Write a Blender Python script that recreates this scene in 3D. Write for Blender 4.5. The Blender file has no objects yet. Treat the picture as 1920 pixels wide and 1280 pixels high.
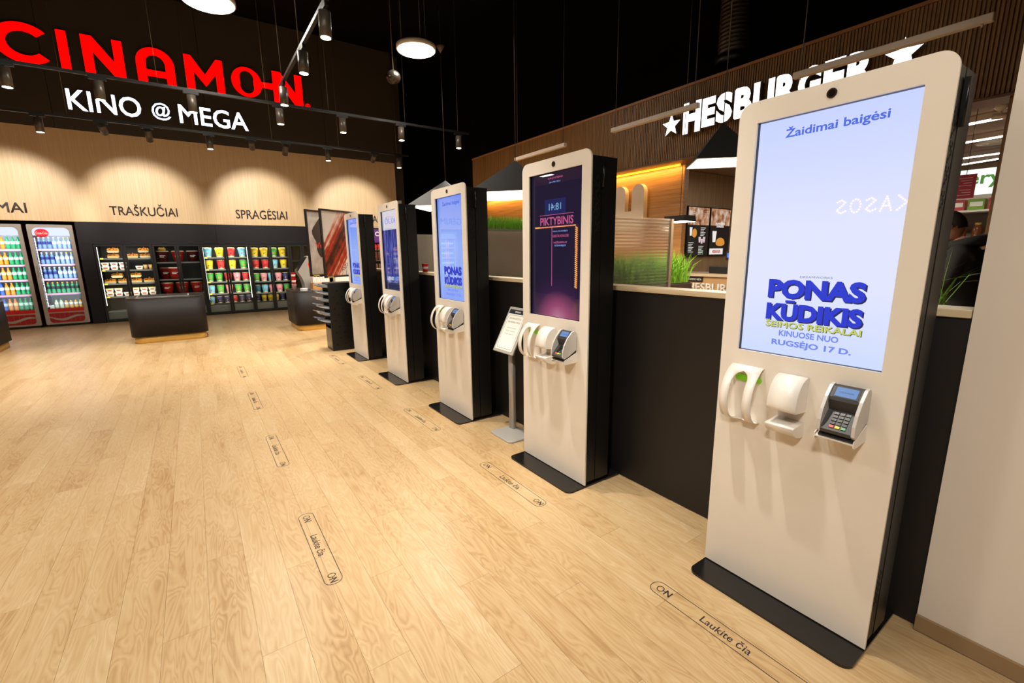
import bpy, bmesh, math, random
from mathutils import Matrix, Vector
random.seed(7)
SC = bpy.context.scene
COL = SC.collection

# ------------------------------------------------------------------ camera
F_PX, YAW, PITCH, ROLL, CAM_H = 846.53, math.radians(34.7406), math.radians(11.1493), math.radians(-0.6665), 1.4474
fw = Vector((math.sin(YAW) * math.cos(PITCH), math.cos(YAW) * math.cos(PITCH), -math.sin(PITCH)))
rt = Vector((math.cos(YAW), -math.sin(YAW), 0)); up = rt.cross(fw)
rt, up = math.cos(ROLL) * rt + math.sin(ROLL) * up, -math.sin(ROLL) * rt + math.cos(ROLL) * up
cam = bpy.data.cameras.new('camera'); cam.sensor_width = 36; cam.lens = F_PX * 36 / 1920; cam.clip_start = 0.05
camo = bpy.data.objects.new('camera', cam); COL.objects.link(camo)
camo.matrix_world = Matrix(((rt.x, up.x, -fw.x, 0), (rt.y, up.y, -fw.y, 0), (rt.z, up.z, -fw.z, CAM_H), (0, 0, 0, 1)))
SC.camera = camo

# ------------------------------------------------------------------ world, exposure
wd = bpy.data.worlds.new('world'); SC.world = wd; wd.use_nodes = True
wd.node_tree.nodes['Background'].inputs[0].default_value = (0.9, 0.85, 0.8, 1)
wd.node_tree.nodes['Background'].inputs[1].default_value = 0.05
SC.view_settings.view_transform = 'Standard'; SC.view_settings.look = 'None'
SC.view_settings.gamma = 1.0; SC.view_settings.use_curve_mapping = False
SC.view_settings.exposure = 0.0
WARM = (1.0, 0.92, 0.80)
FLOOR_SPOT, WALL_SPOT, DISC_E = 132.0, 335.0, 6.0

# ------------------------------------------------------------------ materials
MATS = {}
def lin(c):
    return tuple(((v / 255) / 12.92 if v / 255 <= 0.04045 else (((v / 255) + 0.055) / 1.055) ** 2.4) for v in c)
def M(name, col=(128, 128, 128), rough=0.5, metal=0.0, emit=None, es=0.0, var=0.06, scale=12.0, alpha=1.0, spec=0.5, bump=0.0):
    if name in MATS: return MATS[name]
    m = bpy.data.materials.new(name); m.use_nodes = True; nt = m.node_tree; b = nt.nodes['Principled BSDF']
    L = lin(col); b.inputs['Base Color'].default_value = (*L, 1)
    b.inputs['Roughness'].default_value = rough; b.inputs['Metallic'].default_value = metal
    b.inputs['Specular IOR Level'].default_value = spec
    if var > 0 and not emit:
        tc = nt.nodes.new('ShaderNodeTexCoord'); nz = nt.nodes.new('ShaderNodeTexNoise'); nz.inputs['Scale'].default_value = scale
        nz.inputs['Detail'].default_value = 3
        mx = nt.nodes.new('ShaderNodeMix'); mx.data_type = 'RGBA'
        mx.inputs[6].default_value = (*[v * (1 - var) for v in L], 1); mx.inputs[7].default_value = (*[min(1, v * (1 + var)) for v in L], 1)
        nt.links.new(tc.outputs['Object'], nz.inputs['Vector']); nt.links.new(nz.outputs['Fac'], mx.inputs[0]); nt.links.new(mx.outputs[2], b.inputs['Base Color'])
        if bump:
            bp = nt.nodes.new('ShaderNodeBump'); bp.inputs['Strength'].default_value = bump; nt.links.new(nz.outputs['Fac'], bp.inputs['Height']); nt.links.new(bp.outputs['Normal'], b.inputs['Normal'])
    if emit:
        b.inputs['Emission Color'].default_value = (*lin(emit), 1); b.inputs['Emission Strength'].default_value = es
    MATS[name] = m
    return m
def E(name, col, s): return M(name, (10, 10, 10), 0.5, emit=col, es=s, var=0)
def math_node(nt, op, a=None, b=None):
    n = nt.nodes.new('ShaderNodeMath'); n.operation = op
    for i, v in enumerate((a, b)):
        if v is None: continue
        if isinstance(v, (int, float)): n.inputs[i].default_value = v
        else: nt.links.new(v, n.inputs[i])
    return n.outputs[0]
def ramp(nt, fac, stops):
    r = nt.nodes.new('ShaderNodeValToRGB'); e = r.color_ramp.elements
    while len(e) < len(stops): e.new(0.5)
    for i, (p, c) in enumerate(stops): e[i].position = p; e[i].color = (*lin(c), 1)
    nt.links.new(fac, r.inputs[0]); return r.outputs[0]
def wood(name, light, mid, dark, axis='Z', fine=60, long=1.2, rough=0.45, bump=0.05, contrast=(0.3, 0.5, 0.72)):
    if name in MATS: return MATS[name]
    m = bpy.data.materials.new(name); m.use_nodes = True; nt = m.node_tree; b = nt.nodes['Principled BSDF']
    g = nt.nodes.new('ShaderNodeNewGeometry'); mp = nt.nodes.new('ShaderNodeMapping')
    s = [fine, fine, fine]; s['XYZ'.index(axis)] = long; mp.inputs['Scale'].default_value = s
    nt.links.new(g.outputs['Position'], mp.inputs['Vector'])
    nz = nt.nodes.new('ShaderNodeTexNoise'); nz.inputs['Scale'].default_value = 1; nz.inputs['Detail'].default_value = 6; nz.inputs['Distortion'].default_value = 0.4
    nt.links.new(mp.outputs[0], nz.inputs['Vector'])
    nt.links.new(ramp(nt, nz.outputs['Fac'], [(contrast[0], dark), (contrast[1], mid), (contrast[2], light)]), b.inputs['Base Color'])
    b.inputs['Roughness'].default_value = rough
    bp = nt.nodes.new('ShaderNodeBump'); bp.inputs['Strength'].default_value = bump; nt.links.new(nz.outputs['Fac'], bp.inputs['Height']); nt.links.new(bp.outputs[0], b.inputs['Normal'])
    MATS[name] = m; return m

PW, PL, PX0 = 0.152, 1.22, -0.116           # floor plank width, length, column origin
def plank_off(c): return ((c * 0.381966) % 1.0) * PL
def floor_material():
    m = bpy.data.materials.new('floor_vinyl_oak'); m.use_nodes = True; nt = m.node_tree; b = nt.nodes['Principled BSDF']
    g = nt.nodes.new('ShaderNodeNewGeometry'); sp = nt.nodes.new('ShaderNodeSeparateXYZ'); nt.links.new(g.outputs['Position'], sp.inputs[0])
    cx = math_node(nt, 'DIVIDE', math_node(nt, 'SUBTRACT', sp.outputs[0], PX0), PW)
    c = math_node(nt, 'FLOOR', cx)
    off = math_node(nt, 'MULTIPLY', math_node(nt, 'FRACT', math_node(nt, 'MULTIPLY', c, 0.381966)), PL)
    ry = math_node(nt, 'DIVIDE', math_node(nt, 'SUBTRACT', sp.outputs[1], off), PL)
    r = math_node(nt, 'FLOOR', ry)
    cb = nt.nodes.new('ShaderNodeCombineXYZ'); nt.links.new(c, cb.inputs[0]); nt.links.new(r, cb.inputs[1])
    wn = nt.nodes.new('ShaderNodeTexWhiteNoise'); wn.noise_dimensions = '2D'; nt.links.new(cb.outputs[0], wn.inputs['Vector'])
    # cathedral grain: rings running along the plank
    rnd = math_node(nt, 'MULTIPLY', wn.outputs['Value'], 37.0)
    v = nt.nodes.new('ShaderNodeCombineXYZ')
    nt.links.new(math_node(nt, 'MULTIPLY', math_node(nt, 'SUBTRACT', math_node(nt, 'FRACT', cx), 0.5), 1.0), v.inputs[0])
    nt.links.new(math_node(nt, 'ADD', math_node(nt, 'MULTIPLY', sp.outputs[1], 1.1), rnd), v.inputs[1]); nt.links.new(rnd, v.inputs[2])
    n1 = nt.nodes.new('ShaderNodeTexNoise'); n1.inputs['Scale'].default_value = 2.1; n1.inputs['Detail'].default_value = 2; n1.inputs['Distortion'].default_value = 0.6; nt.links.new(v.outputs[0], n1.inputs['Vector'])
    rings = math_node(nt, 'FRACT', math_node(nt, 'MULTIPLY', n1.outputs['Fac'], 11.0))
    rings = math_node(nt, 'PINGPONG', rings, 0.5)
    v2 = nt.nodes.new('ShaderNodeCombineXYZ')
    nt.links.new(math_node(nt, 'MULTIPLY', sp.outputs[0], 70.0), v2.inputs[0]); nt.links.new(math_node(nt, 'ADD', math_node(nt, 'MULTIPLY', sp.outputs[1], 2.2), rnd), v2.inputs[1])
    n2 = nt.nodes.new('ShaderNodeTexNoise'); n2.inputs['Scale'].default_value = 1; n2.inputs['Detail'].default_value = 4; nt.links.new(v2.outputs[0], n2.inputs['Vector'])
    n3 = nt.nodes.new('ShaderNodeTexNoise'); n3.inputs['Scale'].default_value = 1.6; n3.inputs['Detail'].default_value = 2; nt.links.new(v.outputs[0], n3.inputs['Vector'])
    f = math_node(nt, 'ADD', math_node(nt, 'MULTIPLY', rings, 0.46), math_node(nt, 'MULTIPLY', n2.outputs['Fac'], 0.34))
    f = math_node(nt, 'ADD', f, math_node(nt, 'MULTIPLY', n3.outputs['Fac'], 0.45))
    f = math_node(nt, 'ADD', f, math_node(nt, 'MULTIPLY', math_node(nt, 'SUBTRACT', wn.outputs['Value'], 0.5), 0.16))
    nt.links.new(ramp(nt, f, [(0.20, (158, 122, 78)), (0.45, (184, 153, 110)), (0.64, (192, 164, 123)), (0.86, (204, 182, 146))]), b.inputs['Base Color'])
    nt.links.new(math_node(nt, 'ADD', math_node(nt, 'MULTIPLY', n2.outputs['Fac'], 0.14), 0.27), b.inputs['Roughness'])
    bp = nt.nodes.new('ShaderNodeBump'); bp.inputs['Strength'].default_value = 0.05; nt.links.new(f, bp.inputs['Height']); nt.links.new(bp.outputs[0], b.inputs['Normal'])
    return m
M_FLOOR = floor_material()
M_BLACK = M('black_powder_coat', (13, 12, 12), 0.42, var=0.15, scale=40)
M_BLACKW = M('black_laminate', (19, 16, 16), 0.5, var=0.12, scale=30)
M_CEIL = M('black_ceiling_paint', (12, 10, 9), 0.95, var=0.1, spec=0.1)
M_UPPER = M('charcoal_fascia_paint', (66, 60, 54), 0.7, var=0.08, scale=6)
M_BAND = M('aubergine_laminate', (24, 20, 26), 0.6, var=0.06, spec=0.3)
M_WHITE = M('kiosk_white_enamel', (228, 220, 208), 0.32, var=0.02)
M_WHITEP = M('white_plastic', (236, 230, 222), 0.3, var=0.02)
M_WALLW = M('white_wall_paint', (224, 213, 199), 0.85, var=0.03, scale=3)
M_WOODW = wood('pale_oak_laminate', (226, 198, 156), (220, 190, 146), (211, 179, 133), 'Z', 55, 1.2, 0.5)
M_CLAD = wood('brown_ribbed_cladding', (158, 116, 62), (140, 100, 50), (112, 78, 38), 'Z', 22, 0.6, 0.5)
M_ORANGE = wood('honey_oak_panel', (190, 134, 66), (172, 118, 52), (148, 98, 40), 'Y', 40, 1.2, 0.5)
M_LEDGE = wood('cream_ledge_laminate', (226, 208, 176), (214, 194, 158), (196, 174, 136), 'Y', 50, 2, 0.45)
M_GOLD = M('brushed_gold', (230, 188, 100), 0.42, 0.35, var=0.05)
M_STEEL = M('brushed_steel', (186, 184, 180), 0.35, 0.4, var=0.05)
M_SILVER = M('silver_paint', (186, 182, 174), 0.4, 0.3, var=0.03)
M_GREY = M('mid_grey_plastic', (120, 118, 116), 0.45)
M_DGREY = M('dark_grey_plastic', (52, 50, 52), 0.4)
M_TEXTD = M('dark_grey_lettering', (58, 50, 44), 0.6, var=0.04)
M_INK = M('black_print', (24, 20, 18), 0.55, var=0.05)
M_RED = M('red_plastic', (196, 24, 24), 0.35)
M_WIRE = M('steel_wire', (96, 90, 82), 0.4, 0.6)
M_CARD = M('cardboard', (186, 136, 74), 0.8)
M_PAPER = M('white_paper', (236, 232, 224), 0.7, var=0.02)
E_WHITE = E('white_sign_light', (240, 244, 255), 3.0)
E_LAMP = E('lamp_light', (255, 244, 224), 14.0)
def glass(name, tint=(255, 255, 255), refl=0.08, rough=0.02):
    m = bpy.data.materials.new(name); m.use_nodes = True; nt = m.node_tree
    for n in list(nt.nodes):
        if n.type != 'OUTPUT_MATERIAL': nt.nodes.remove(n)
    o = [n for n in nt.nodes if n.type == 'OUTPUT_MATERIAL'][0]
    t = nt.nodes.new('ShaderNodeBsdfTransparent'); t.inputs[0].default_value = (*lin(tint), 1)
    g = nt.nodes.new('ShaderNodeBsdfGlossy'); g.inputs['Roughness'].default_value = rough
    fr = nt.nodes.new('ShaderNodeFresnel'); fr.inputs[0].default_value = 1.35
    mx = nt.nodes.new('ShaderNodeMixShader'); nt.links.new(fr.outputs[0], mx.inputs[0]); nt.links.new(t.outputs[0], mx.inputs[1]); nt.links.new(g.outputs[0], mx.inputs[2])
    nt.links.new(mx.outputs[0], o.inputs[0]); MATS[name] = m; return m
M_GLASS = glass('door_glass', (238, 242, 240))

# ------------------------------------------------------------------ builders
class MB:
    def __init__(s): s.v = []; s.f = []; s.mi = []; s.sm = []
    def add(s, vs, fs, m=0, smooth=False):
        o = len(s.v); s.v += [tuple(v) for v in vs]
        for f in fs: s.f.append(tuple(o + i for i in f)); s.mi.append(m); s.sm.append(smooth)
        return s
    def box(s, x0, y0, z0, x1, y1, z1, m=0):
        return s.add([(x0,y0,z0),(x1,y0,z0),(x1,y1,z0),(x0,y1,z0),(x0,y0,z1),(x1,y0,z1),(x1,y1,z1),(x0,y1,z1)],
                     [(0,3,2,1),(4,5,6,7),(0,1,5,4),(1,2,6,5),(2,3,7,6),(3,0,4,7)], m)
    def prism(s, loop, axis, a, b, m=0, smooth=False):
        n = len(loop)
        def p(q, t): return {'z': (q[0], q[1], t), 'y': (q[0], t, q[1]), 'x': (t, q[0], q[1])}[axis]
        s.add([p(q, a) for q in loop] + [p(q, b) for q in loop], [tuple(range(n)), tuple(range(2*n-1, n-1, -1))], m)
        s.add([p(q, a) for q in loop] + [p(q, b) for q in loop], [(i, (i+1) % n, n+(i+1) % n, n+i) for i in range(n)], m, smooth)
        return s
    def tube(s, p0, p1, r0, r1=None, n=10, m=0, caps=True):
        r1 = r0 if r1 is None else r1; p0 = Vector(p0); p1 = Vector(p1); d = (p1 - p0).normalized()
        a = d.orthogonal().normalized(); b = d.cross(a)
        ring = lambda c, r: [c + r * (math.cos(2*math.pi*i/n) * a + math.sin(2*math.pi*i/n) * b) for i in range(n)]
        s.add(ring(p0, r0) + ring(p1, r1), [(i, (i+1) % n, n+(i+1) % n, n+i) for i in range(n)], m, True)
        if caps: s.add(ring(p0, r0), [tuple(range(n-1, -1, -1))], m); s.add(ring(p1, r1), [tuple(range(n))], m)
        return s
    def lathe(s, prof, n=16, c=(0,0,0), m=0, smooth=True):
        vs = [(c[0] + r*math.cos(2*math.pi*i/n), c[1] + r*math.sin(2*math.pi*i/n), c[2] + z) for r, z in prof for i in range(n)]
        k = len(prof)
        s.add(vs, [(j*n+i, j*n+(i+1) % n, (j+1)*n+(i+1) % n, (j+1)*n+i) for j in range(k-1) for i in range(n)], m, smooth)
        s.add(vs[:n], [tuple(range(n-1, -1, -1))], m); s.add(vs[-n:], [tuple(range(n))], m)
        return s
    def mesh(s, name, mats):
        me = bpy.data.meshes.new(name); me.from_pydata(s.v, [], s.f)
        for m in (mats if isinstance(mats, (list, tuple)) else [mats]): me.materials.append(m)
        me.polygons.foreach_set('material_index', s.mi); me.polygons.foreach_set('use_smooth', s.sm); me.update()
        bm = bmesh.new(); bm.from_mesh(me); bmesh.ops.remove_doubles(bm, verts=bm.verts, dist=1e-6); bmesh.ops.recalc_face_normals(bm, faces=bm.faces); bm.to_mesh(me); bm.free()
        return me
    def build(s, name, mats, parent=None, bevel=0.0):
        o = mobj(name, s.mesh(name, mats), parent)
        if bevel: bev(o, bevel)
        return o
def bev(o, w, seg=2):
    b = o.modifiers.new('bevel', 'BEVEL'); b.width = w; b.segments = seg; b.limit_method = 'ANGLE'; b.angle_limit = math.radians(40)
    return o
def mobj(name, me, parent=None, mat=None):
    o = bpy.data.objects.new(name, me); COL.objects.link(o)
    if parent: o.parent = parent
    if mat is not None: me.materials.clear(); me.materials.append(mat)
    return o
def tag(o, label=None, cat=None, group=None, kind=None):
    if label: o['label'] = label
    if cat: o['category'] = cat
    if group: o['group'] = group
    if kind: o['kind'] = kind
    return o
def thing(name, label, cat, loc=(0,0,0), rz=0, group=None):
    o = bpy.data.objects.new(name, None); o.empty_display_size = 0.1; COL.objects.link(o)
    o.location = loc; o.rotation_euler = (0, 0, rz)
    return tag(o, label, cat, group)
def copy_tree(o, parent=None):
    c = o.copy(); COL.objects.link(c); c.parent = parent
    for ch in o.children: copy_tree(ch, c)
    return c
def struct(name, mb, mats): return tag(mb.build(name, mats), kind='structure')
FK = ((0,-1,0), (0,0,1), (-1,0,0))     # faces -x
FB = ((1,0,0), (0,0,1), (0,-1,0))      # faces -y
FF = ((0,-1,0), (1,0,0), (0,0,1))      # lies on the floor, reads towards -y
FR = ((0,1,0), (0,0,1), (1,0,0))       # faces +x
def frame(fr, o):
    X, Y, Z = fr
    return Matrix(((X[0],Y[0],Z[0],o[0]), (X[1],Y[1],Z[1],o[1]), (X[2],Y[2],Z[2],o[2]), (0,0,0,1)))
def put(name, me, fr, o, parent=None, mat=None):
    ob = bpy.data.objects.new(name, me); COL.objects.link(ob)
    if parent: ob.parent = parent
    ob.matrix_local = frame(fr, o)
    if mat is not None and not len(me.materials): me.materials.append(mat)
    return ob
def arc(cx, cy, r, a0, a1, n=8, ry=None):
    ry = r if ry is None else ry
    return [(cx + r*math.cos(math.radians(a0+(a1-a0)*i/n)), cy + ry*math.sin(math.radians(a0+(a1-a0)*i/n))) for i in range(n+1)]
_ct = {}
def font_mesh(body, bold=0.0, spacing=1.0):
    # dotted E and macron U are composed from plain letters so that they match the rest of the word
    marks = [(i, c) for i, c in enumerate(body) if c in 'ĖėŪū']
    if marks:
        plain = body.translate(str.maketrans('ĖėŪū', 'EeUu')); me = font_mesh(plain, bold, spacing)
        bbx = lambda m: (min(v.co.x for v in m.vertices), max(v.co.x for v in m.vertices), min(v.co.y for v in m.vertices), max(v.co.y for v in m.vertices))
        bm = bmesh.new(); bm.from_mesh(me)
        for i, c in marks:
            one = bbx(font_mesh(plain[i], bold, spacing)); pre = bbx(font_mesh(plain[:i+1], bold, spacing)); cx = pre[1] - (one[1] - one[0]) / 2; top = one[3]
            if c in 'Ėė': pts = arc(cx, top + 0.10 + bold*0.5, 0.052 + bold*0.9, 0, 360, 16)[:-1]
            else: pts = [(cx - 0.15 - bold, top + 0.055), (cx + 0.15 + bold, top + 0.055), (cx + 0.15 + bold, top + 0.11 + bold), (cx - 0.15 - bold, top + 0.11 + bold)]
            bm.faces.new([bm.verts.new((x, y, 0)) for x, y in pts])
        bm.to_mesh(me); bm.free(); return me
    # curve offset breaks on M and, when large, on B R @: those are thickened by shifted copies instead
    shift = bold > 0 and ('M' in body or (bold >= 0.025 and any(c in body for c in 'BR@8'))) 
    cu = bpy.data.curves.new('letter', 'FONT'); cu.body = body; cu.size = 1; cu.offset = 0 if shift else bold; cu.resolution_u = 3; cu.space_character = spacing
    ob = bpy.data.objects.new('letter', cu); me = bpy.data.meshes.new_from_object(ob); bpy.data.objects.remove(ob)
    if shift:
        bm = bmesh.new(); n = 12 if bold > 0.03 else 8
        for k in range(n):
            a = 2 * math.pi * k / n; c = me.copy(); c.transform(Matrix.Translation((bold * math.cos(a), bold * math.sin(a), k * 6e-5))); bm.from_mesh(c); bpy.data.meshes.remove(c)
        bm.to_mesh(me); bm.free()
    return me
def text_mesh(body, mat, w=None, h=None, bold=0.0, depth=0.0, mirror=False, spacing=1.0):
    """flat lettering centred on its bounding box, scaled to w x h"""
    key = (body, mat.name, w, h, bold, depth, mirror, spacing)
    if key in _ct: return _ct[key]
    me = font_mesh(body, bold, spacing)
    xs = [v.co.x for v in me.vertices]; ys = [v.co.y for v in me.vertices]
    cx, cy = (min(xs)+max(xs))/2, (min(ys)+max(ys))/2; bw, bh = max(xs)-min(xs), max(ys)-min(ys)
    sx = w / bw if w else h / bh; sy = h / bh if h else sx
    for v in me.vertices:
        v.co.x = (v.co.x - cx) * sx * (-1 if mirror else 1); v.co.y = (v.co.y - cy) * sy
    if depth: thicken(me, depth)
    me.materials.clear(); me.materials.append(mat); me.name = 'lettering'
    _ct[key] = me; return me
def thicken(me, depth):
    bm = bmesh.new(); bm.from_mesh(me); bmesh.ops.remove_doubles(bm, verts=bm.verts, dist=1e-5)
    r = bmesh.ops.extrude_face_region(bm, geom=bm.faces[:])
    for v in [g for g in r['geom'] if isinstance(g, bmesh.types.BMVert)]: v.co.z += depth
    bmesh.ops.recalc_face_normals(bm, faces=bm.faces); bm.to_mesh(me); bm.free()
def glyph_run(body, w, h, mat, bold=0.0, depth=0.02, spacing=1.0, side=None):
    """each letter as its own mesh with its x/y offset inside a w x h run"""
    def curve(t): return font_mesh(t, bold, spacing)
    def bb(me):
        xs = [v.co.x for v in me.vertices]; ys = [v.co.y for v in me.vertices]; return min(xs), max(xs), min(ys), max(ys)
    full = bb(curve(body)); sx, sy = w / (full[1]-full[0]), h / (full[3]-full[2]); out = []
    for i, ch in enumerate(body):
        if ch == ' ': continue
        me = curve(ch); b1 = bb(me); pre = bb(curve(body[:i+1])); dx = pre[1] - b1[1]
        c = ((b1[0]+b1[1])/2, (b1[2]+b1[3])/2)
        for v in me.vertices: v.co.x = (v.co.x - c[0]) * sx; v.co.y = (v.co.y - c[1]) * sy
        thicken(me, depth); me.materials.clear(); me.materials.append(mat)
        if side:
            me.materials.append(side)
            for p in me.polygons:
                if p.normal.z < 0.5: p.material_index = 1
        out.append((ch, me, (c[0] + dx - (full[0]+full[1])/2) * sx, (c[1] - (full[2]+full[3])/2) * sy))
    return out
def fill2d(loops, depth, mats, name='plate', side=None):
    cu = bpy.data.curves.new(name, 'CURVE'); cu.dimensions = '2D'; cu.fill_mode = 'BOTH'
    for lp in loops:
        sp = cu.splines.new('POLY'); sp.points.add(len(lp)-1)
        for p, q in zip(sp.points, lp): p.co = (q[0], q[1], 0, 1)
        sp.use_cyclic_u = True
    ob = bpy.data.objects.new(name, cu); me = bpy.data.meshes.new_from_object(ob); bpy.data.objects.remove(ob)
    bm = bmesh.new(); bm.from_mesh(me); bmesh.ops.remove_doubles(bm, verts=bm.verts, dist=1e-5)
    for f in bm.faces:
        f.normal_update()
        if f.normal.z < 0: f.normal_flip()
    r = bmesh.ops.extrude_face_region(bm, geom=bm.faces[:])
    for v in [g for g in r['geom'] if isinstance(g, bmesh.types.BMVert)]: v.co.z += depth
    bmesh.ops.recalc_face_normals(bm, faces=bm.faces); bm.to_mesh(me); bm.free()
    me.materials.clear(); me.materials.append(mats); me.name = name
    if side:
        me.materials.append(side)
        for p in me.polygons:
            if p.normal.z < 0.5: p.material_index = 1
    return me
def rrect(x0, y0, x1, y1, r, n=5, c=(1,1,1,1)):
    """rounded rectangle, corners: bl br tr tl"""
    o = []
    for (cx, cy, a, k, px, py) in ((x0+r,y0+r,180,c[0],x0,y0), (x1-r,y0+r,270,c[1],x1,y0), (x1-r,y1-r,0,c[2],x1,y1), (x0+r,y1-r,90,c[3],x0,y1)):
        o += arc(cx, cy, r, a, a+90, n) if k else [(px, py)]
    return o
def spot_light(parent, loc, direction, energy, angle, blend=0.25, size=0.04, col=WARM):
    l = bpy.data.lights.new('spot_light', 'SPOT'); l.energy = energy; l.spot_size = math.radians(angle); l.spot_blend = blend; l.shadow_soft_size = size; l.color = col
    o = bpy.data.objects.new('spot_light', l); COL.objects.link(o)
    if parent: o.parent = parent
    o.location = loc; o.rotation_euler = Vector(direction).to_track_quat('-Z', 'Y').to_euler(); return o
def area_light(parent, loc, direction, energy, sx, sy, col=(1,1,1)):
    l = bpy.data.lights.new('area_light', 'AREA'); l.energy = energy; l.shape = 'RECTANGLE'; l.size = sx; l.size_y = sy; l.color = col
    o = bpy.data.objects.new('area_light', l); COL.objects.link(o)
    if parent: o.parent = parent
    o.location = loc; o.rotation_euler = Vector(direction).to_track_quat('-Z', 'Y').to_euler(); return o

# ------------------------------------------------------------------ room shell
fl = struct('floor', MB().box(-6.5, -4, -0.12, 13, 14.6, -0.004), M_FLOOR)
def in_view(x, y, z):
    d = Vector((x, y, z - CAM_H)); zz = d.dot(fw)
    if zz < 0.2: return None
    px, py = 960 + F_PX * d.dot(rt) / zz, 640 - F_PX * d.dot(up) / zz
    return zz if -60 < px < 1980 and -60 < py < 1400 else None
planks = []
for c in range(int((-6.4 - PX0) / PW), int((2.13 - PX0) / PW) + 1):
    x0 = PX0 + c * PW
    if x0 + PW > 2.15: continue
    o = plank_off(c)
    for r in range(-4, 12):
        y0 = o + r * PL
        if y0 < -3.9 or y0 + PL > 14.5: continue
        d = [in_view(x0 + PW/2, y0 + PL * k, 0) for k in (0.02, 0.3, 0.6, 0.98)]
        d = [v for v in d if v]
        planks.append((min(d) if d else 99, x0, y0))
planks.sort()
g = 0.0004
pm = MB().box(g, g, -0.003, PW - g, PL - g, 0.0).mesh('plank', M_FLOOR)
for d, x0, y0 in planks[:300]:
    p = mobj('plank', pm, fl); p.location = (x0, y0, 0)
mb = MB()
for d, x0, y0 in planks[300:]: mb.box(x0 + g, y0 + g, -0.003, x0 + PW - g, y0 + PL - g, 0)
tag(mb.build('far_planks', M_FLOOR, fl), kind='stuff')

wb = struct('wall_back', MB().box(-6.5, 14.35, 0, 13, 14.6, 7.0), M_CEIL)
MB().box(-6.5, 13.45, 2.2, 5.2, 13.6, 4.05).build('oak_cladding', M_WOODW, wb)
for a, b_ in zip((-6.5, -4.63, -1.98, 0.67, 3.32), (-4.63, -1.98, 0.67, 3.32, 5.25)):
    MB().box(a + 0.004, 13.45, 4.056, b_ - 0.004, 13.6, 6.99).build('upper_panel', M_UPPER, wb)
for a, b_ in ((-1.97, 0.55), (0.55, 2.9), (2.9, 5.2)):
    MB().box(a + 0.002, 13.45, 1.735, b_ - 0.002, 13.6, 2.198).build('band_panel', M_BAND, wb)
MB().box(-1.97, 13.45, 0, -1.745, 14.2, 1.733).build('side_pillar', M_BAND, wb)
MB().box(-6.5, 13.8, 2.1, -1.97, 14.3, 2.2).build('niche_lintel', M_CEIL, wb)
MB().box(2.78, 13.5, 0, 5.2, 13.65, 1.733).build('lower_panel', M_CEIL, wb)
MB().box(5.2, 13.62, 0, 5.52, 14.3, 6.99).build('return_panel', M_UPPER, wb)
struct('ceiling', MB().box(-6.5, -4, 7.0, 13, 14.6, 7.2), M_CEIL)
wl = struct('wall_left', MB().box(-6.7, -4, 0, -6.5, 14.6, 7.0), M('dark_plum_wall', (40, 34, 40), 0.8))
MB().box(-6.5, -4, 3.7, -3.7, 13.4, 3.85).build('soffit', M('taupe_soffit_paint', (206, 178, 156), 0.9), wl)
struct('wall_front', MB().box(-6.5, -4.2, 0, 13, -4, 7.0), M('dark_plum_wall'))
ww = struct('wall_right', MB().box(2.135, -3.99, 0, 2.30, 0.352, 4.6), M_WALLW)
struct('baseboard_right', MB().box(2.121, -3.99, 0.0, 2.1345, 0.352, 0.062), M('taupe_skirting', (150, 122, 88), 0.5))
wp = struct('wall_partition', MB().box(2.152, 0.354, 0, 2.26, 7.05, 1.208), M_BLACKW)
MB().box(2.142, 0.356, 1.209, 2.268, 7.05, 1.238).build('ledge', M_LEDGE, wp, bevel=0.003)
struct('wall_right_upper', MB().box(6.7, -3.99, 3.0, 6.9, 14.3, 6.99), M_CEIL)
wf = struct('wall_fascia', MB().box(6.02, -1.0, 2.76, 6.2, 10.28, 3.715), M_CLAD)
mb = MB(); k = 0
y = -0.99
while y < 10.27:
    mb.box(6.0, y, 2.765, 6.0195, y + 0.019, 3.70); y += 0.031
tag(mb.build('ribbed_cladding', M_CLAD, wf), kind='stuff')
MB().box(5.985, -1.0, 3.702, 6.2, 10.29, 3.735).build('cap_rail', M('cap_rail_oak', (156, 104, 56), 0.5), wf)
MB().box(5.985, -1.0, 2.735, 6.29, 10.29, 2.759).build('soffit_board', M('soffit_oak', (120, 78, 36), 0.5), wf)
wr = struct('wall_restaurant', MB().box(6.30, 4.42, 0, 6.40, 10.25, 2.73), M_ORANGE)
MB().box(6.205, 4.45, 2.705, 6.225, 10.2, 2.730).build('led_strip', E('amber_led', (255, 160, 30), 5.0), wr)
area_light(wr, (6.22, 7.3, 2.70), (0.35, 0, -1), 26, 5.7, 0.03, (1, 0.62, 0.2))
wm = struct('wall_menu', MB().box(6.41, 5.5, 0, 12, 5.6, 2.94), wood('beige_menu_wall', (176, 148, 112), (160, 132, 98), (140, 112, 82), 'Z', 20, 0.8))
struct('wall_shop', MB().box(12.0, -1, 0, 12.15, 5.6, 2.94), M('beige_shop_wall', (168, 150, 130), 0.8))
struct('ceiling_shop', MB().box(6.21, -1, 2.95, 12.15, 10.25, 3.0), M('taupe_shop_ceiling', (150, 124, 104), 0.9))
struct('trim_1', MB().box(6.04, 0.86, 0, 6.16, 1.02, 2.733), M_CLAD)

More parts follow.
